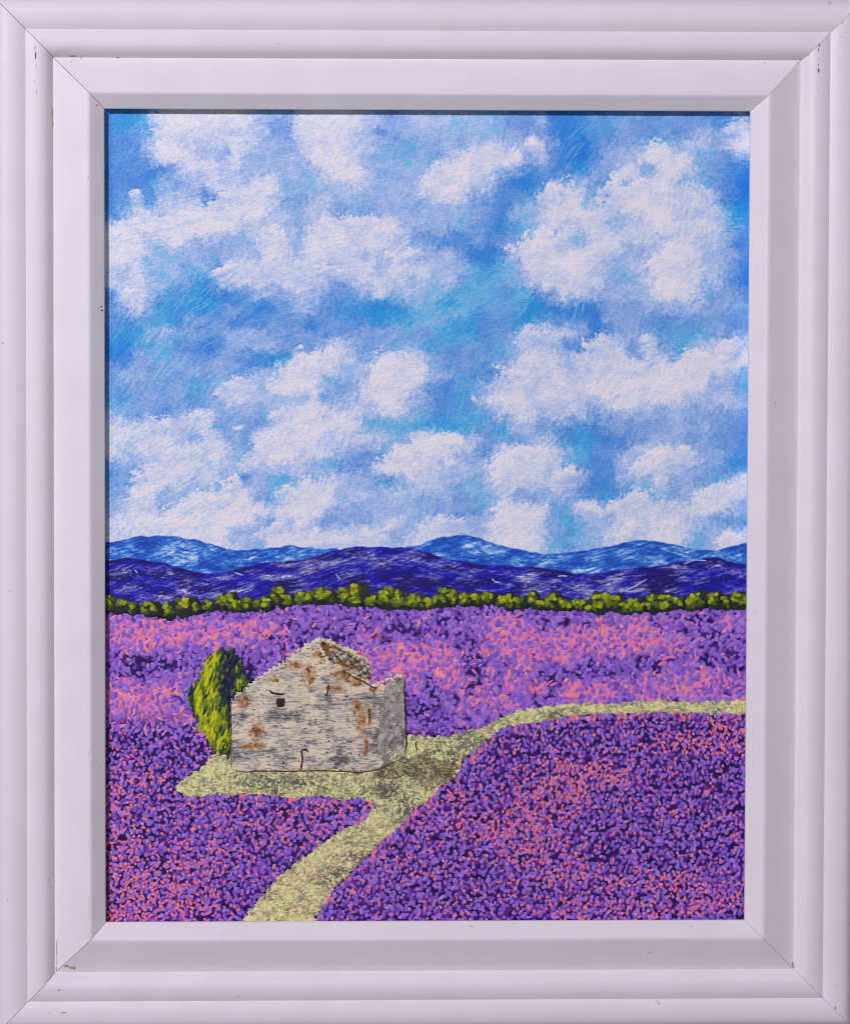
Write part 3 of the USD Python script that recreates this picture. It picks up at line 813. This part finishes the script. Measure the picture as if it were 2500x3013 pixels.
CYP = Polygon([(653, 1900), (640, 1908), (623, 1922), (601, 1948), (592, 1975), (580, 1998), (564, 2006), (556, 2028), (549, 2040), (553, 2062), (559, 2085), (567, 2106), (579, 2125), (587, 2151), (606, 2168), (616, 2186), (628, 2208), (645, 2218), (667, 2230), (680, 2222), (682, 2120), (682, 2062), (700, 2046), (718, 2033), (748, 2004), (738, 1984), (722, 1972), (712, 1946), (700, 1930), (688, 1914), (670, 1908)])
# distant field: broad merged dabs
upper_poly = upper_poly.difference(Polygon([(686, 2240), (686, 2062), (722, 2034), (778, 1992), (851, 1946), (940, 1888), (974, 1892), (1084, 1944), (1090, 1990), (1110, 2020), (1178, 1992), (1190, 2226), (1120, 2262)]).buffer(8)).difference(CYP.buffer(-3))
left_poly = left_poly.difference(CYP.buffer(-3))
rng = np.random.default_rng(31)
q = scatter(upper_poly, 13.5, 15, 32)
cu_, dk_ = coral_upper(q[:, 0], q[:, 1]), dark_upper(q[:, 0], q[:, 1])
keep = rng.random(len(q)) < 0.60 + 0.55 * cu_
qp = q[keep & (rng.random(len(q)) < 0.95 * cu_ ** 0.9)]
n = len(qp)
col = np.array([(236, 126, 158), (240, 128, 140), (222, 112, 170), (206, 108, 184), (244, 138, 150), (190, 104, 184)], float)[rng.integers(0, 6, n)]
plant(1, 'pink_dabs', 'pink_dab', qp, 6 + 9 * rng.random(n), 2.4 + 3 * rng.random(n), rng.normal(72, 45, n), 1.2 + 0.8 * rng.random(n), shade(rng, col), 0.3 + 1.6 * rng.random(n), 33, 20)
q = scatter(upper_poly, 12.2, 14, 35)
cu_, dk_ = coral_upper(q[:, 0], q[:, 1]), dark_upper(q[:, 0], q[:, 1])
q = q[rng.random(len(q)) < 0.97 - 0.30 * cu_ - 0.24 * dk_]
n = len(q)
plant(1, 'purple_dabs', 'purple_dab', q, 5.6 + 6.2 * rng.random(n) ** 1.5, 3.8 + 3.6 * rng.random(n), rng.normal(80, 35, n), 1.4 + 1.0 * rng.random(n), shade(rng, PURPLE[rng.integers(0, 6, n)] + np.array([4, 4, 4])), 0.8 + 1.0 * rng.random(n), 36, 60)

# near fields
for fld, poly, sd in ((2, left_poly, 50), (3, right_poly, 70)):
    rng = np.random.default_rng(sd)
    q = scatter(poly, 11.0, 12.6, sd + 1, 0.95)
    gap = fb(q[:, 0] / 30, q[:, 1] / 30, 3, 770)
    q = q[rng.random(len(q)) < np.clip(0.98 - 1.6 * np.clip(gap - 0.55, 0, 1), 0.3, 1)]
    n = len(q)
    far_ = np.clip((2400 - q[:, 1]) / 300, 0, 1)
    sz = 1.0 - 0.12 * far_
    plant(fld, 'purple_dabs', 'purple_dab', q, (5.0 + 5.2 * rng.random(n) ** 1.7) * sz, (3.9 + 2.4 * rng.random(n)) * sz, rng.normal(78, 32, n), 1.6 + 1.2 * rng.random(n), shade(rng, PURPLE[rng.integers(0, 6, n)], 8), 0.1 + 0.8 * rng.random(n), sd + 2, 90)
    q = scatter(poly, 8.6, 10.0, sd + 3, 1.0)
    c = coral_lower(q[:, 0], q[:, 1])
    keep_ = rng.random(len(q)) < c * 0.80
    q = q[keep_]
    n = len(q)
    long_ = rng.random(n) < 0.10 + 0.35 * sstep(0.5, 0.9, c[keep_])
    plant(fld, 'coral_dabs', 'coral_dab', q, np.where(long_, 6 + 4 * rng.random(n), 3.6 + 2.4 * rng.random(n)), np.where(long_, 2.2 + 1.0 * rng.random(n), 3.0 + 1.8 * rng.random(n)), rng.normal(66, 28, n), 2.0 + 1.2 * rng.random(n), shade(rng, CORAL[rng.integers(0, 5, n)], 7), 1.3 + 0.9 * rng.random(n), sd + 4, 20)


def relief(poly, pitch, color, height, thick, z0, edge=4.0, rag=3.0, seed=0):
    """A patch of thick paint of the given outline; color(u, v) and height(u, v) give its look. The edge is ragged and rounds down to the canvas."""
    u0, v0, u1, v1 = poly.bounds
    a, b = at((max(u0 - 8, 296), max(v0 - 8, 310))), at((min(u1 + 8, 2212), min(v1 + 8, 2728)))
    X, Y = np.meshgrid(np.arange(a[0] - 4, b[0] + 4, pitch), np.arange(a[1] - 4, b[1] + 4, pitch))
    uv = proj(np.stack([X, Y, np.full_like(X, ZCAN)], -1))
    u, v = uv[..., 0], uv[..., 1]
    m = inside(poly, u + (fb(u / 9, v / 9, 2, 801 + seed) - 0.5) * 2 * rag, v + (fb(u / 9, v / 9, 2, 811 + seed) - 0.5) * 2 * rag)
    dist = ndimage.distance_transform_edt(m) * pitch
    Hh = z0 + (thick + height(u, v)) * np.sqrt(np.clip(dist / edge, 0, 1))
    c = color(u, v)
    return dict(P=np.stack([X, Y, ZCAN + Hh], -1), N=grid_normals(Hh, pitch), C=pig(c), lab=m.astype(int))


def cells(R):
    l = R['lab']
    return (l[:-1, :-1] & l[1:, :-1] & l[:-1, 1:] & l[1:, 1:]).astype(bool)


def blobs(u, v, spec):
    c = np.zeros(np.shape(u))
    for a, b, ra, rb in spec:
        c = np.maximum(c, np.exp(-(((u - a) / ra) ** 2 + ((v - b) / rb) ** 2)))
    return c


# ------------------------------------------------------------------ the straw track
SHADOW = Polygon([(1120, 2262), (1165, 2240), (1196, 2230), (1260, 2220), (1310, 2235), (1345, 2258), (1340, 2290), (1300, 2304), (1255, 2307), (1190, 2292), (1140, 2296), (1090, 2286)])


def curls(u, v, seed, w=11.0):
    """Ridges of stiff paint curling about: 0 in the grooves between them, 1 on top."""
    a = u + 26 * (fb(u / 24, v / 20, 2, seed) - 0.5)
    b = v + 26 * (fb(u / 24, v / 20, 2, seed + 4) - 0.5)
    r1 = np.abs(2 * fb(a / w, b / (w * 0.7), 3, seed + 9, 0.55) - 1)
    r2 = np.abs(2 * bristle(a, b, 36, w * 1.6, w * 0.28, seed + 14) - 1)
    return np.clip(1.9 * np.minimum(r1 * 1.25, r2 * 1.5 + 0.08), 0, 1)


def track_color(u, v):
    r = curls(u, v, 820)
    g = fb(u / 34, v / 24, 3, 830)
    grey = blobs(u, v, [(1230, 2420, 60, 60), (1140, 2330, 120, 30), (870, 2300, 160, 26), (1060, 2540, 40, 60), (1000, 2600, 40, 50), (1390, 2180, 60, 30), (1650, 2110, 90, 16), (780, 2320, 60, 20), (1200, 2380, 40, 60), (1480, 2120, 40, 14)])
    k = r - 0.40 * grey - 0.6 * (g - 0.5)
    c = ramp([(-0.3, (84, 80, 80)), (0.0, (114, 109, 104)), (0.14, (142, 136, 116)), (0.28, (174, 166, 126)), (0.45, (200, 190, 138)), (0.8, (217, 206, 154))], k)
    green = sstep(0.5, 0.68, fb(u / 40, v / 30, 2, 845)) * sstep(2420, 2300, v)
    c = c + green[..., None] * np.array([-6, 5, -6])
    tan = sstep(0.5, 0.66, fb(u / 30, v / 30, 2, 847)) * sstep(2380, 2480, v)
    c = c + tan[..., None] * np.array([6, -4, 2])
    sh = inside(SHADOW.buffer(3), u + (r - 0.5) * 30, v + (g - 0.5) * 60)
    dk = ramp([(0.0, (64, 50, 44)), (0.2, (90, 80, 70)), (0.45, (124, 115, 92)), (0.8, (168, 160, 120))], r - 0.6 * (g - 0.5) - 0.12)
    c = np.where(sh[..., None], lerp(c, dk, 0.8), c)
    brown = sstep(0.60, 0.72, fb(u / 14, v / 8, 3, 850)) * blobs(u, v, [(640, 2345, 120, 12), (1330, 2290, 40, 30), (1100, 2350, 40, 20), (1480, 2140, 60, 8), (1720, 2068, 200, 5)])
    return lerp(c, np.array([96, 56, 48]), (0.8 * brown)[..., None])


def track_height(u, v):
    return 2.0 * (curls(u, v, 820) - 0.5) + 0.8 * (fb(u / 10, v / 8, 3, 833) - 0.5)


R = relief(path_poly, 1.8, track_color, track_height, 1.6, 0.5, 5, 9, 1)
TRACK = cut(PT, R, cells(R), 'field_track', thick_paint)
rng = np.random.default_rng(91)
q = scatter(path_poly.buffer(-5), 9.5, 8.5, 92, 1.0)
q = q[~inside(SHADOW, q[:, 0], q[:, 1]) & (rng.random(len(q)) < 0.20 + 0.3 * (fb(q[:, 0] / 25, q[:, 1] / 20, 2, 861) - 0.5))]
n = len(q)
col = np.array([(218, 207, 152), (210, 199, 144), (202, 193, 138), (220, 209, 162), (208, 201, 148)], float)[rng.integers(0, 5, n)]
A = dabs(q, 3.5 + 5 * rng.random(n) ** 2, 1.7 + 1.6 * rng.random(n), rng.normal(35, 55, n), 1.0 + 0.8 * rng.random(n), shade(rng, col, 6), 1.6 + 0.8 * rng.random(n), 93, rag=0.4)
put(TRACK, 'straw_dabs', A[0], A[1], thick_paint, normals=A[2], color=A[3], kind='stuff')

# flowers that overlap the track's edges
rng = np.random.default_rng(95)
for fld, line, nn in ((3, LOW_PATH[1:-1], 210), (2, LEFT_PATH[8:19], 90)):
    L = np.array(line, float)
    d = np.r_[0, np.cumsum(np.linalg.norm(np.diff(L, axis=0), axis=1))]
    t = rng.random(nn) * d[-1]
    q = np.stack([np.interp(t, d, L[:, 0]), np.interp(t, d, L[:, 1])], -1) + rng.normal(0, 4, (nn, 2)) + np.array([3 if fld == 3 else 0, 7])
    q = q[(q[:, 0] < 2200) & (q[:, 1] < 2716)]
    nn = len(q)
    col = np.where(rng.random(nn)[:, None] < 0.3, CORAL[rng.integers(0, 5, nn)], PURPLE[rng.integers(0, 6, nn)])
    A = dabs(q, 6 + 4 * rng.random(nn), 3.6 + 2 * rng.random(nn), rng.normal(82, 18, nn), 2.2, shade(rng, col), 2.2 + rng.random(nn), 96 + fld)
    put(FIELD[fld], 'edge_dabs', A[0], A[1], thick_paint, normals=A[2], color=A[3], kind='stuff')

# ------------------------------------------------------------------ tree line
band = [(u, v - 4) for u, v in zip(np.arange(296, 2210, 12.0), np.interp(np.arange(296, 2210, 12.0), TREE_LINE[:, 0], TREE_LINE[:, 1]))]
HEDGE = ribbon(PT, 'hedge_shadow', [(u, v - 8) for u, v in band], 34, 2.0, (28, 28, 44), 1.0, taper=False)
BUSH = [(300 + u / 2.722, 1500 + t / 2.722, w / 2.722) for u, t, w in [(65, 680, 80), (160, 715, 100), (245, 735, 60), (385, 730, 150), (540, 740, 100), (670, 695, 160), (750, 735, 50), (850, 715, 70), (960, 670, 90), (1030, 655, 80), (1085, 720, 70), (1165, 700, 90), (1240, 715, 50), (1310, 690, 80), (1420, 605, 130), (1480, 680, 80), (1590, 660, 90), (1660, 640, 90), (1735, 620, 80)]]
BUSH += [(930 + u / 2.722, 1500 + t / 2.722, w / 2.722) for u, t, w in [(30, 610, 70), (105, 640, 90), (225, 615, 120), (315, 580, 130), (325, 690, 60), (440, 680, 110), (530, 640, 80), (585, 600, 90), (655, 630, 90), (660, 690, 90), (745, 665, 70), (815, 665, 130), (905, 705, 60), (960, 660, 50), (1040, 615, 110), (1105, 630, 70), (1195, 665, 100), (1280, 665, 90), (1375, 650, 110), (1475, 690, 50), (1540, 670, 90), (1625, 690, 100)]]
BUSH += [(1560 + u / 2.722, 1500 + t / 2.722, w / 2.722) for u, t, w in [(25, 645, 70), (80, 720, 50), (170, 660, 110), (255, 690, 80), (330, 730, 80), (400, 715, 100), (460, 765, 40), (540, 655, 90), (610, 655, 70), (545, 730, 110), (685, 680, 100), (760, 740, 90), (800, 705, 80), (880, 705, 120), (980, 660, 110), (1080, 675, 110), (1080, 730, 100), (1190, 700, 100), (1280, 690, 70), (1340, 655, 120), (1465, 660, 110), (1560, 690, 70), (1650, 650, 90), (1712, 660, 70)]]
rng = np.random.default_rng(120)
for k, (u, t, w) in enumerate(BUSH):
    b = float(np.interp(u, TREE_LINE[:, 0], TREE_LINE[:, 1])) + 2
    hgt = max(b - t, 16)
    u = min(u, 2192)
    m = 5
    q = np.stack([u + 0.06 * w + rng.normal(0, 0.16 * w, m), np.linspace(t + 0.30 * hgt, b - 0.24 * hgt, m)], -1)
    base = dabs(q, 0.54 * w * (0.8 + 0.3 * rng.random(m)), 0.30 * hgt + 2, 0, 3.6, shade(rng, np.tile([30., 38, 34], (m, 1)), 4), 1.8, 121 + k, n=12)
    path = put(PT, 'bush', base[0], base[1], thick_paint, normals=base[2], color=base[3])
    m = int(np.clip(w * hgt / 150, 4, 10))
    qx, qy = rng.random(m), rng.random(m) ** 1.15
    q = np.stack([u - 0.06 * w + (qx - 0.5) * w * 0.72, t + 0.17 * hgt + qy * hgt * 0.60], -1)
    mid = dabs(q, 7.0 + 3 * rng.random(m), 5.4 + 2.4 * rng.random(m), rng.normal(20, 40, m), 1.6, shade(rng, np.tile([76., 88, 18], (m, 1)), 12), 4.2, 300 + k)
    m2 = int(np.clip(m * 0.75, 3, 10))
    m2 = max(3, int(0.8 * m2))
    q2 = np.stack([u - 0.10 * w + (rng.random(m2) - 0.5) * w * 0.62, t + 0.14 * hgt + rng.random(m2) ** 1.4 * hgt * 0.5], -1)
    hi = dabs(q2, 5.6 + 4.2 * rng.random(m2), 4.4 + 2.6 * rng.random(m2), rng.normal(25, 45, m2), 1.6, shade(rng, np.array([(136., 144, 16), (154, 158, 16), (114, 126, 18)])[rng.integers(0, 3, m2)], 8), 5.6, 500 + k)
    J = join([mid, hi])
    put(path, 'leaf_dabs', J[0], J[1], thick_paint, normals=J[2], color=J[3])

# ------------------------------------------------------------------ cypress


CLUMP = [(628, 1950, 18, 46), (608, 1985, 14, 44), (622, 2045, 24, 46), (585, 2058, 16, 50), (632, 2120, 22, 44), (598, 2135, 18, 34), (665, 2165, 14, 44), (702, 2008, 16, 24), (656, 2088, 9, 16), (578, 2030, 12, 24), (645, 2190, 14, 30), (618, 2160, 24, 30)]


def cyp_tone(u, v, s):
    return 0.62 * blobs(u, v, CLUMP) + 0.16 * sstep(700, 600, u) + 1.9 * (s - 0.5) - 0.34 * blobs(u, v, [(735, 1990, 26, 40), (672, 1940, 20, 60), (675, 2000, 24, 50), (668, 2210, 18, 20), (566, 2060, 6, 60), (690, 2060, 30, 30), (650, 2010, 10, 30)]) + 0.12


CYP_RAMP = [(-0.2, (16, 18, 66)), (0.06, (22, 38, 48)), (0.22, (38, 62, 30)), (0.42, (78, 100, 20)), (0.66, (126, 136, 16)), (0.92, (176, 176, 12)), (1.2, (200, 192, 20))]


def cyp_color(u, v):
    return ramp(CYP_RAMP, cyp_tone(u, v, 0.6 * bristle(u, v, 74, 22, 4, 880) + 0.4 * fb(u / 9, v / 12, 3, 885)))


R = relief(CYP, 1.6, cyp_color, lambda u, v: 2.4 * (bristle(u, v, 74, 22, 4, 880) - 0.5) + 1.6 * (bristle(u, v, 104, 18, 3.4, 885) - 0.5), 2.4, 1.0, 5, 13, 2)
CY = cut(PT, R, cells(R), 'cypress_tree', thick_paint)
rng = np.random.default_rng(131)
q = scatter(CYP.buffer(-2), 12, 15, 132, 1.0)
n = len(q)
colr = ramp(CYP_RAMP, cyp_tone(q[:, 0], q[:, 1], 0.5 + 0.15 * rng.normal(0, 1, n)))
A = dabs(q, 8 + 9 * rng.random(n), 2.2 + 2.2 * rng.random(n), rng.normal(80, 18, n), 1.2 + 0.8 * rng.random(n), colr, 2.6 + rng.random(n), 133, rag=0.45)
m, f = len(A[0]) // n, A[1][:len(A[1]) // n]
for k in range(n):
    s_ = slice(k * m, k * m + m)
    put(CY, 'foliage_stroke', A[0][s_], f, thick_paint, normals=A[2][s_], color=A[3][s_])

# ------------------------------------------------------------------ the stone house
GABLE = Polygon([(680, 2266), (680, 2056), (700, 2042), (722, 2028), (750, 2006), (778, 1984), (815, 1962), (851, 1938), (888, 1910), (915, 1893), (934, 1884), (950, 1915), (967, 1950), (1003, 1964), (1040, 1984), (1077, 2003), (1103, 2017), (1126, 2012), (1136, 2016), (1126, 2050), (1121, 2069), (1117, 2110), (1114, 2140), (1110, 2188), (1114, 2215), (1128, 2247), (1118, 2263), (1055, 2270), (1033, 2266), (940, 2264), (800, 2267), (715, 2271)])
SIDE = Polygon([(1122, 2022), (1136, 2012), (1150, 2000), (1180, 1984), (1189, 1996), (1190, 2060), (1193, 2166), (1187, 2221), (1165, 2236), (1128, 2254), (1104, 2240), (1096, 2188), (1102, 2140), (1104, 2110), (1108, 2069), (1112, 2050)])
ROOF = Polygon([(934, 1884), (945, 1879), (974, 1888), (1022, 1909), (1060, 1926), (1084, 1940), (1090, 1955), (1092, 1988), (1080, 2012), (1036, 1996), (998, 1976), (957, 1958), (940, 1920)])


def scratches(u, v, seed):
    a = bristle(u, v + 6 * (fb(u / 40, v / 30, 2, seed + 3) - 0.5), 3, 24, 2.1, seed)
    b = bristle(u, v, -11, 16, 2.0, seed + 7)
    return 0.40 * a + 0.25 * b + 0.35 * fb(u / 10, v / 7, 3, seed + 11, 0.6)


RUST = [(910, 1985, 24, 32), (946, 1925, 34, 18), (1010, 1985, 40, 22), (1045, 2005, 34, 16), (755, 2150, 26, 34), (715, 2062, 24, 24), (1062, 2125, 20, 44), (1076, 2190, 9, 40), (1050, 2080, 20, 30), (868, 1958, 40, 14), (985, 2025, 40, 14), (742, 2195, 44, 14), (1100, 2030, 18, 12), (1085, 2110, 8, 40), (800, 2000, 20, 10)]


def gable_color(u, v):
    s = scratches(u, v, 900)
    g = fb(u / 40, v / 26, 4, 910)
    low = sstep(2100, 2240, v)
    k = 1.0 * (s - 0.5) + 0.62 * (g - 0.5) + 0.045 * low + 0.10 * blobs(u, v, [(1000, 2060, 60, 30), (820, 2110, 120, 14), (960, 2240, 160, 14), (720, 2230, 40, 30), (1100, 2150, 16, 80)])
    c = ramp([(-0.3, (220, 200, 178)), (-0.08, (204, 188, 172)), (0.03, (184, 171, 163)), (0.10, (156, 148, 148)), (0.18, (124, 119, 124)), (0.32, (86, 79, 80))], k)
    rust = blobs(u, v, RUST)
    rn = fb(u / 8, v / 9, 4, 920, 0.6) * 0.7 + 0.3 * bristle(u, v, 80, 14, 3, 925)
    c = lerp(c, np.array([176, 134, 96]), (sstep(0.16, 0.56, rust * 0.70 + (rn - 0.5) * 0.9) * 0.7)[..., None])
    c = lerp(c, np.array([128, 72, 34]), (sstep(0.42, 0.62, rust * 0.62 + (rn - 0.5) * 1.5) * 0.8)[..., None])
    c = lerp(c, np.array([66, 32, 20]), (sstep(0.60, 0.72, rust * 0.5 + (rn - 0.5) * 1.7) * 0.9)[..., None])
    fl = sstep(0.68, 0.74, fb(u / 8, v / 4, 3, 930)) * sstep(0.42, 0.6, fb(u / 50, v / 40, 2, 933))
    return lerp(c, np.array([58, 46, 50]), (0.8 * fl)[..., None])


def gable_height(u, v):
    return -2.6 * (scratches(u, v, 900) - 0.5) + 1.8 * (fb(u / 14, v / 8, 3, 913) - 0.5)


def side_color(u, v):
    r = 0.5 * curls(u, v, 940, 8) + 0.5 * bristle(u, v, 68, 14, 2.6, 943)
    k = r - 0.08 + 0.8 * (fb(u / 18, v / 26, 3, 947) - 0.5) + 0.25 * blobs(u, v, [(1170, 2215, 16, 20), (1150, 2030, 12, 20)])
    c = ramp([(0.0, (80, 74, 76)), (0.2, (112, 106, 108)), (0.45, (142, 136, 136)), (0.7, (174, 164, 158)), (1.0, (206, 194, 182))], k)
    return lerp(c, np.array([62, 38, 32]), (0.8 * sstep(0.56, 0.7, fb(u / 10, v / 10, 3, 950)) * blobs(u, v, [(1140, 2235, 36, 22), (1182, 1995, 12, 14), (1155, 2140, 12, 12)]))[..., None])


def roof_color(u, v):
    k = fb(u / 8, v / 7, 4, 960, 0.6) + 0.35 * (bristle(u, v, -28, 14, 3, 965) - 0.5)
    c = ramp([(0.30, (198, 180, 154)), (0.42, (142, 130, 120)), (0.51, (100, 94, 94)), (0.62, (64, 58, 62)), (0.76, (42, 26, 20))], k)
    rust = sstep(0.5, 0.65, fb(u / 9, v / 8, 3, 968) * 0.7 + 0.45 * blobs(u, v, [(955, 1908, 22, 20), (1000, 1950, 16, 10), (1030, 1960, 24, 8), (985, 1900, 20, 8)]))
    c = lerp(c, np.array([112, 62, 34]), (0.75 * rust)[..., None])
    return lerp(c, np.array([206, 188, 160]), (sstep(14, 3, v - np.interp(u, [934, 945, 974, 1022, 1060, 1092], [1886, 1880, 1889, 1910, 1927, 1946]) + 10 * (fb(u / 7, v / 7, 2, 969) - 0.5)) * 0.85)[..., None])


R = relief(GABLE, 1.5, gable_color, gable_height, 2.6, 2.0, 4, 4, 3)
HS = cut(PT, R, cells(R), 'stone_house', thick_paint)
R = relief(SIDE, 1.5, side_color, lambda u, v: 1.6 * (curls(u, v, 940, 11) - 0.5), 1.8, 1.4, 4, 3.5, 4)
cut(HS, R, cells(R), 'side_wall', thick_paint)
R = relief(ROOF, 1.5, roof_color, lambda u, v: 2.6 * (fb(u / 8, v / 7, 3, 960) - 0.5), 1.6, 1.4, 4, 4, 5)
cut(HS, R, cells(R), 'roof', thick_paint)
BROWN = (52, 28, 24)
rng = np.random.default_rng(151)
for name, line, z in (('verge', [(690, 2050), (722, 2027), (778, 1983), (815, 1961), (851, 1937), (888, 1909), (915, 1893), (940, 1881)], 3.4), ('verge', [(936, 1890), (952, 1926), (967, 1951), (1003, 1964), (1040, 1985), (1077, 2004), (1100, 2016)], 4.2),
                      ('ridge', [(941, 1879), (974, 1888), (1022, 1909), (1056, 1925)], 3.0), ('coping', [(1108, 2014), (1126, 2006), (1150, 1999), (1166, 1990), (1182, 1985)], 3.6)):
    L = np.array(line, float)
    d = np.r_[0, np.cumsum(np.linalg.norm(np.diff(L, axis=0), axis=1))]
    t = np.sort(rng.random(int(d[-1] / 4.5)) * d[-1])
    q = np.stack([np.interp(t, d, L[:, 0]), np.interp(t, d, L[:, 1])], -1) + rng.normal(0, 1.8, (len(t), 2))
    n = len(q)
    colr = np.array([(222, 204, 178), (208, 190, 164), (192, 176, 156), (216, 196, 170), (120, 84, 58)], float)[rng.choice(5, n, p=[.34, .26, .2, .14, .06])]
    A = dabs(q, 3.0 + 6 * rng.random(n) ** 2, 2.0 + 2.2 * rng.random(n), rng.normal(0, 40, n), 1.4 + rng.random(n), shade(rng, colr), z, 152 + int(z * 10), rag=0.4)
    put(HS, name, A[0], A[1], thick_paint, normals=A[2], color=A[3])
BROWN = (52, 28, 24)
q = np.array([(811, 2054), (824, 2053), (838, 2053), (838, 2068), (837, 2078), (828, 2081), (815, 2081), (811, 2070)], float)
R = relief(Polygon(q), 1.5, lambda u, v: np.broadcast_to(np.array([50., 27, 24]), u.shape + (3,)), lambda u, v: 0.6 * (fb(u / 5, v / 5, 2, 970) - 0.5), 1.2, 4.6, 2, 1, 6)
cut(HS, R, cells(R), 'window', thick_paint)
ribbon(HS, 'lintel', [(792, 2029), (797, 2038), (808, 2041), (824, 2043), (838, 2041)], 6, 1.4, BROWN, 5.0)
ribbon(HS, 'door_edge', [(908, 2215), (901, 2207), (888, 2205), (886, 2215), (890, 2232), (887, 2250), (884, 2268)], 6, 1.4, BROWN, 4.8)
ribbon(HS, 'crack', [(966, 2012), (964, 2030), (959, 2050)], 5, 1.4, BROWN, 4.8)
ribbon(HS, 'crack', [(949, 1888), (950, 1892), (952, 1896)], 11, 1.4, BROWN, 4.8, taper=False)
ribbon(HS, 'outline', [(681, 2052), (679, 2100), (679, 2180), (680, 2240), (681, 2262)], 4, 1.2, (96, 64, 50), 3.0)
ribbon(HS, 'outline', [(680, 2262), (700, 2268), (720, 2272), (760, 2269), (860, 2270), (940, 2268), (1020, 2270), (1055, 2274), (1095, 2268), (1121, 2263), (1145, 2248), (1170, 2238), (1188, 2228)], 4.2, 1.4, (84, 58, 48), 3.0)
ribbon(HS, 'outline', [(1184, 1990), (1190, 2002), (1189, 2040), (1192, 2100), (1194, 2160), (1195, 2190), (1189, 2222)], 4.5, 1.4, (60, 36, 34), 3.4)
ribbon(HS, 'outline', [(1003, 1970), (1040, 1992), (1075, 2010), (1095, 2022), (1106, 2024), (1112, 2018)], 4.5, 1.2, (74, 42, 30), 5.0)
ribbon(TRACK, 'brown_line', [(1224, 2180), (1222, 2195), (1228, 2208)], 4, 1.2, (74, 44, 30), 3.4)
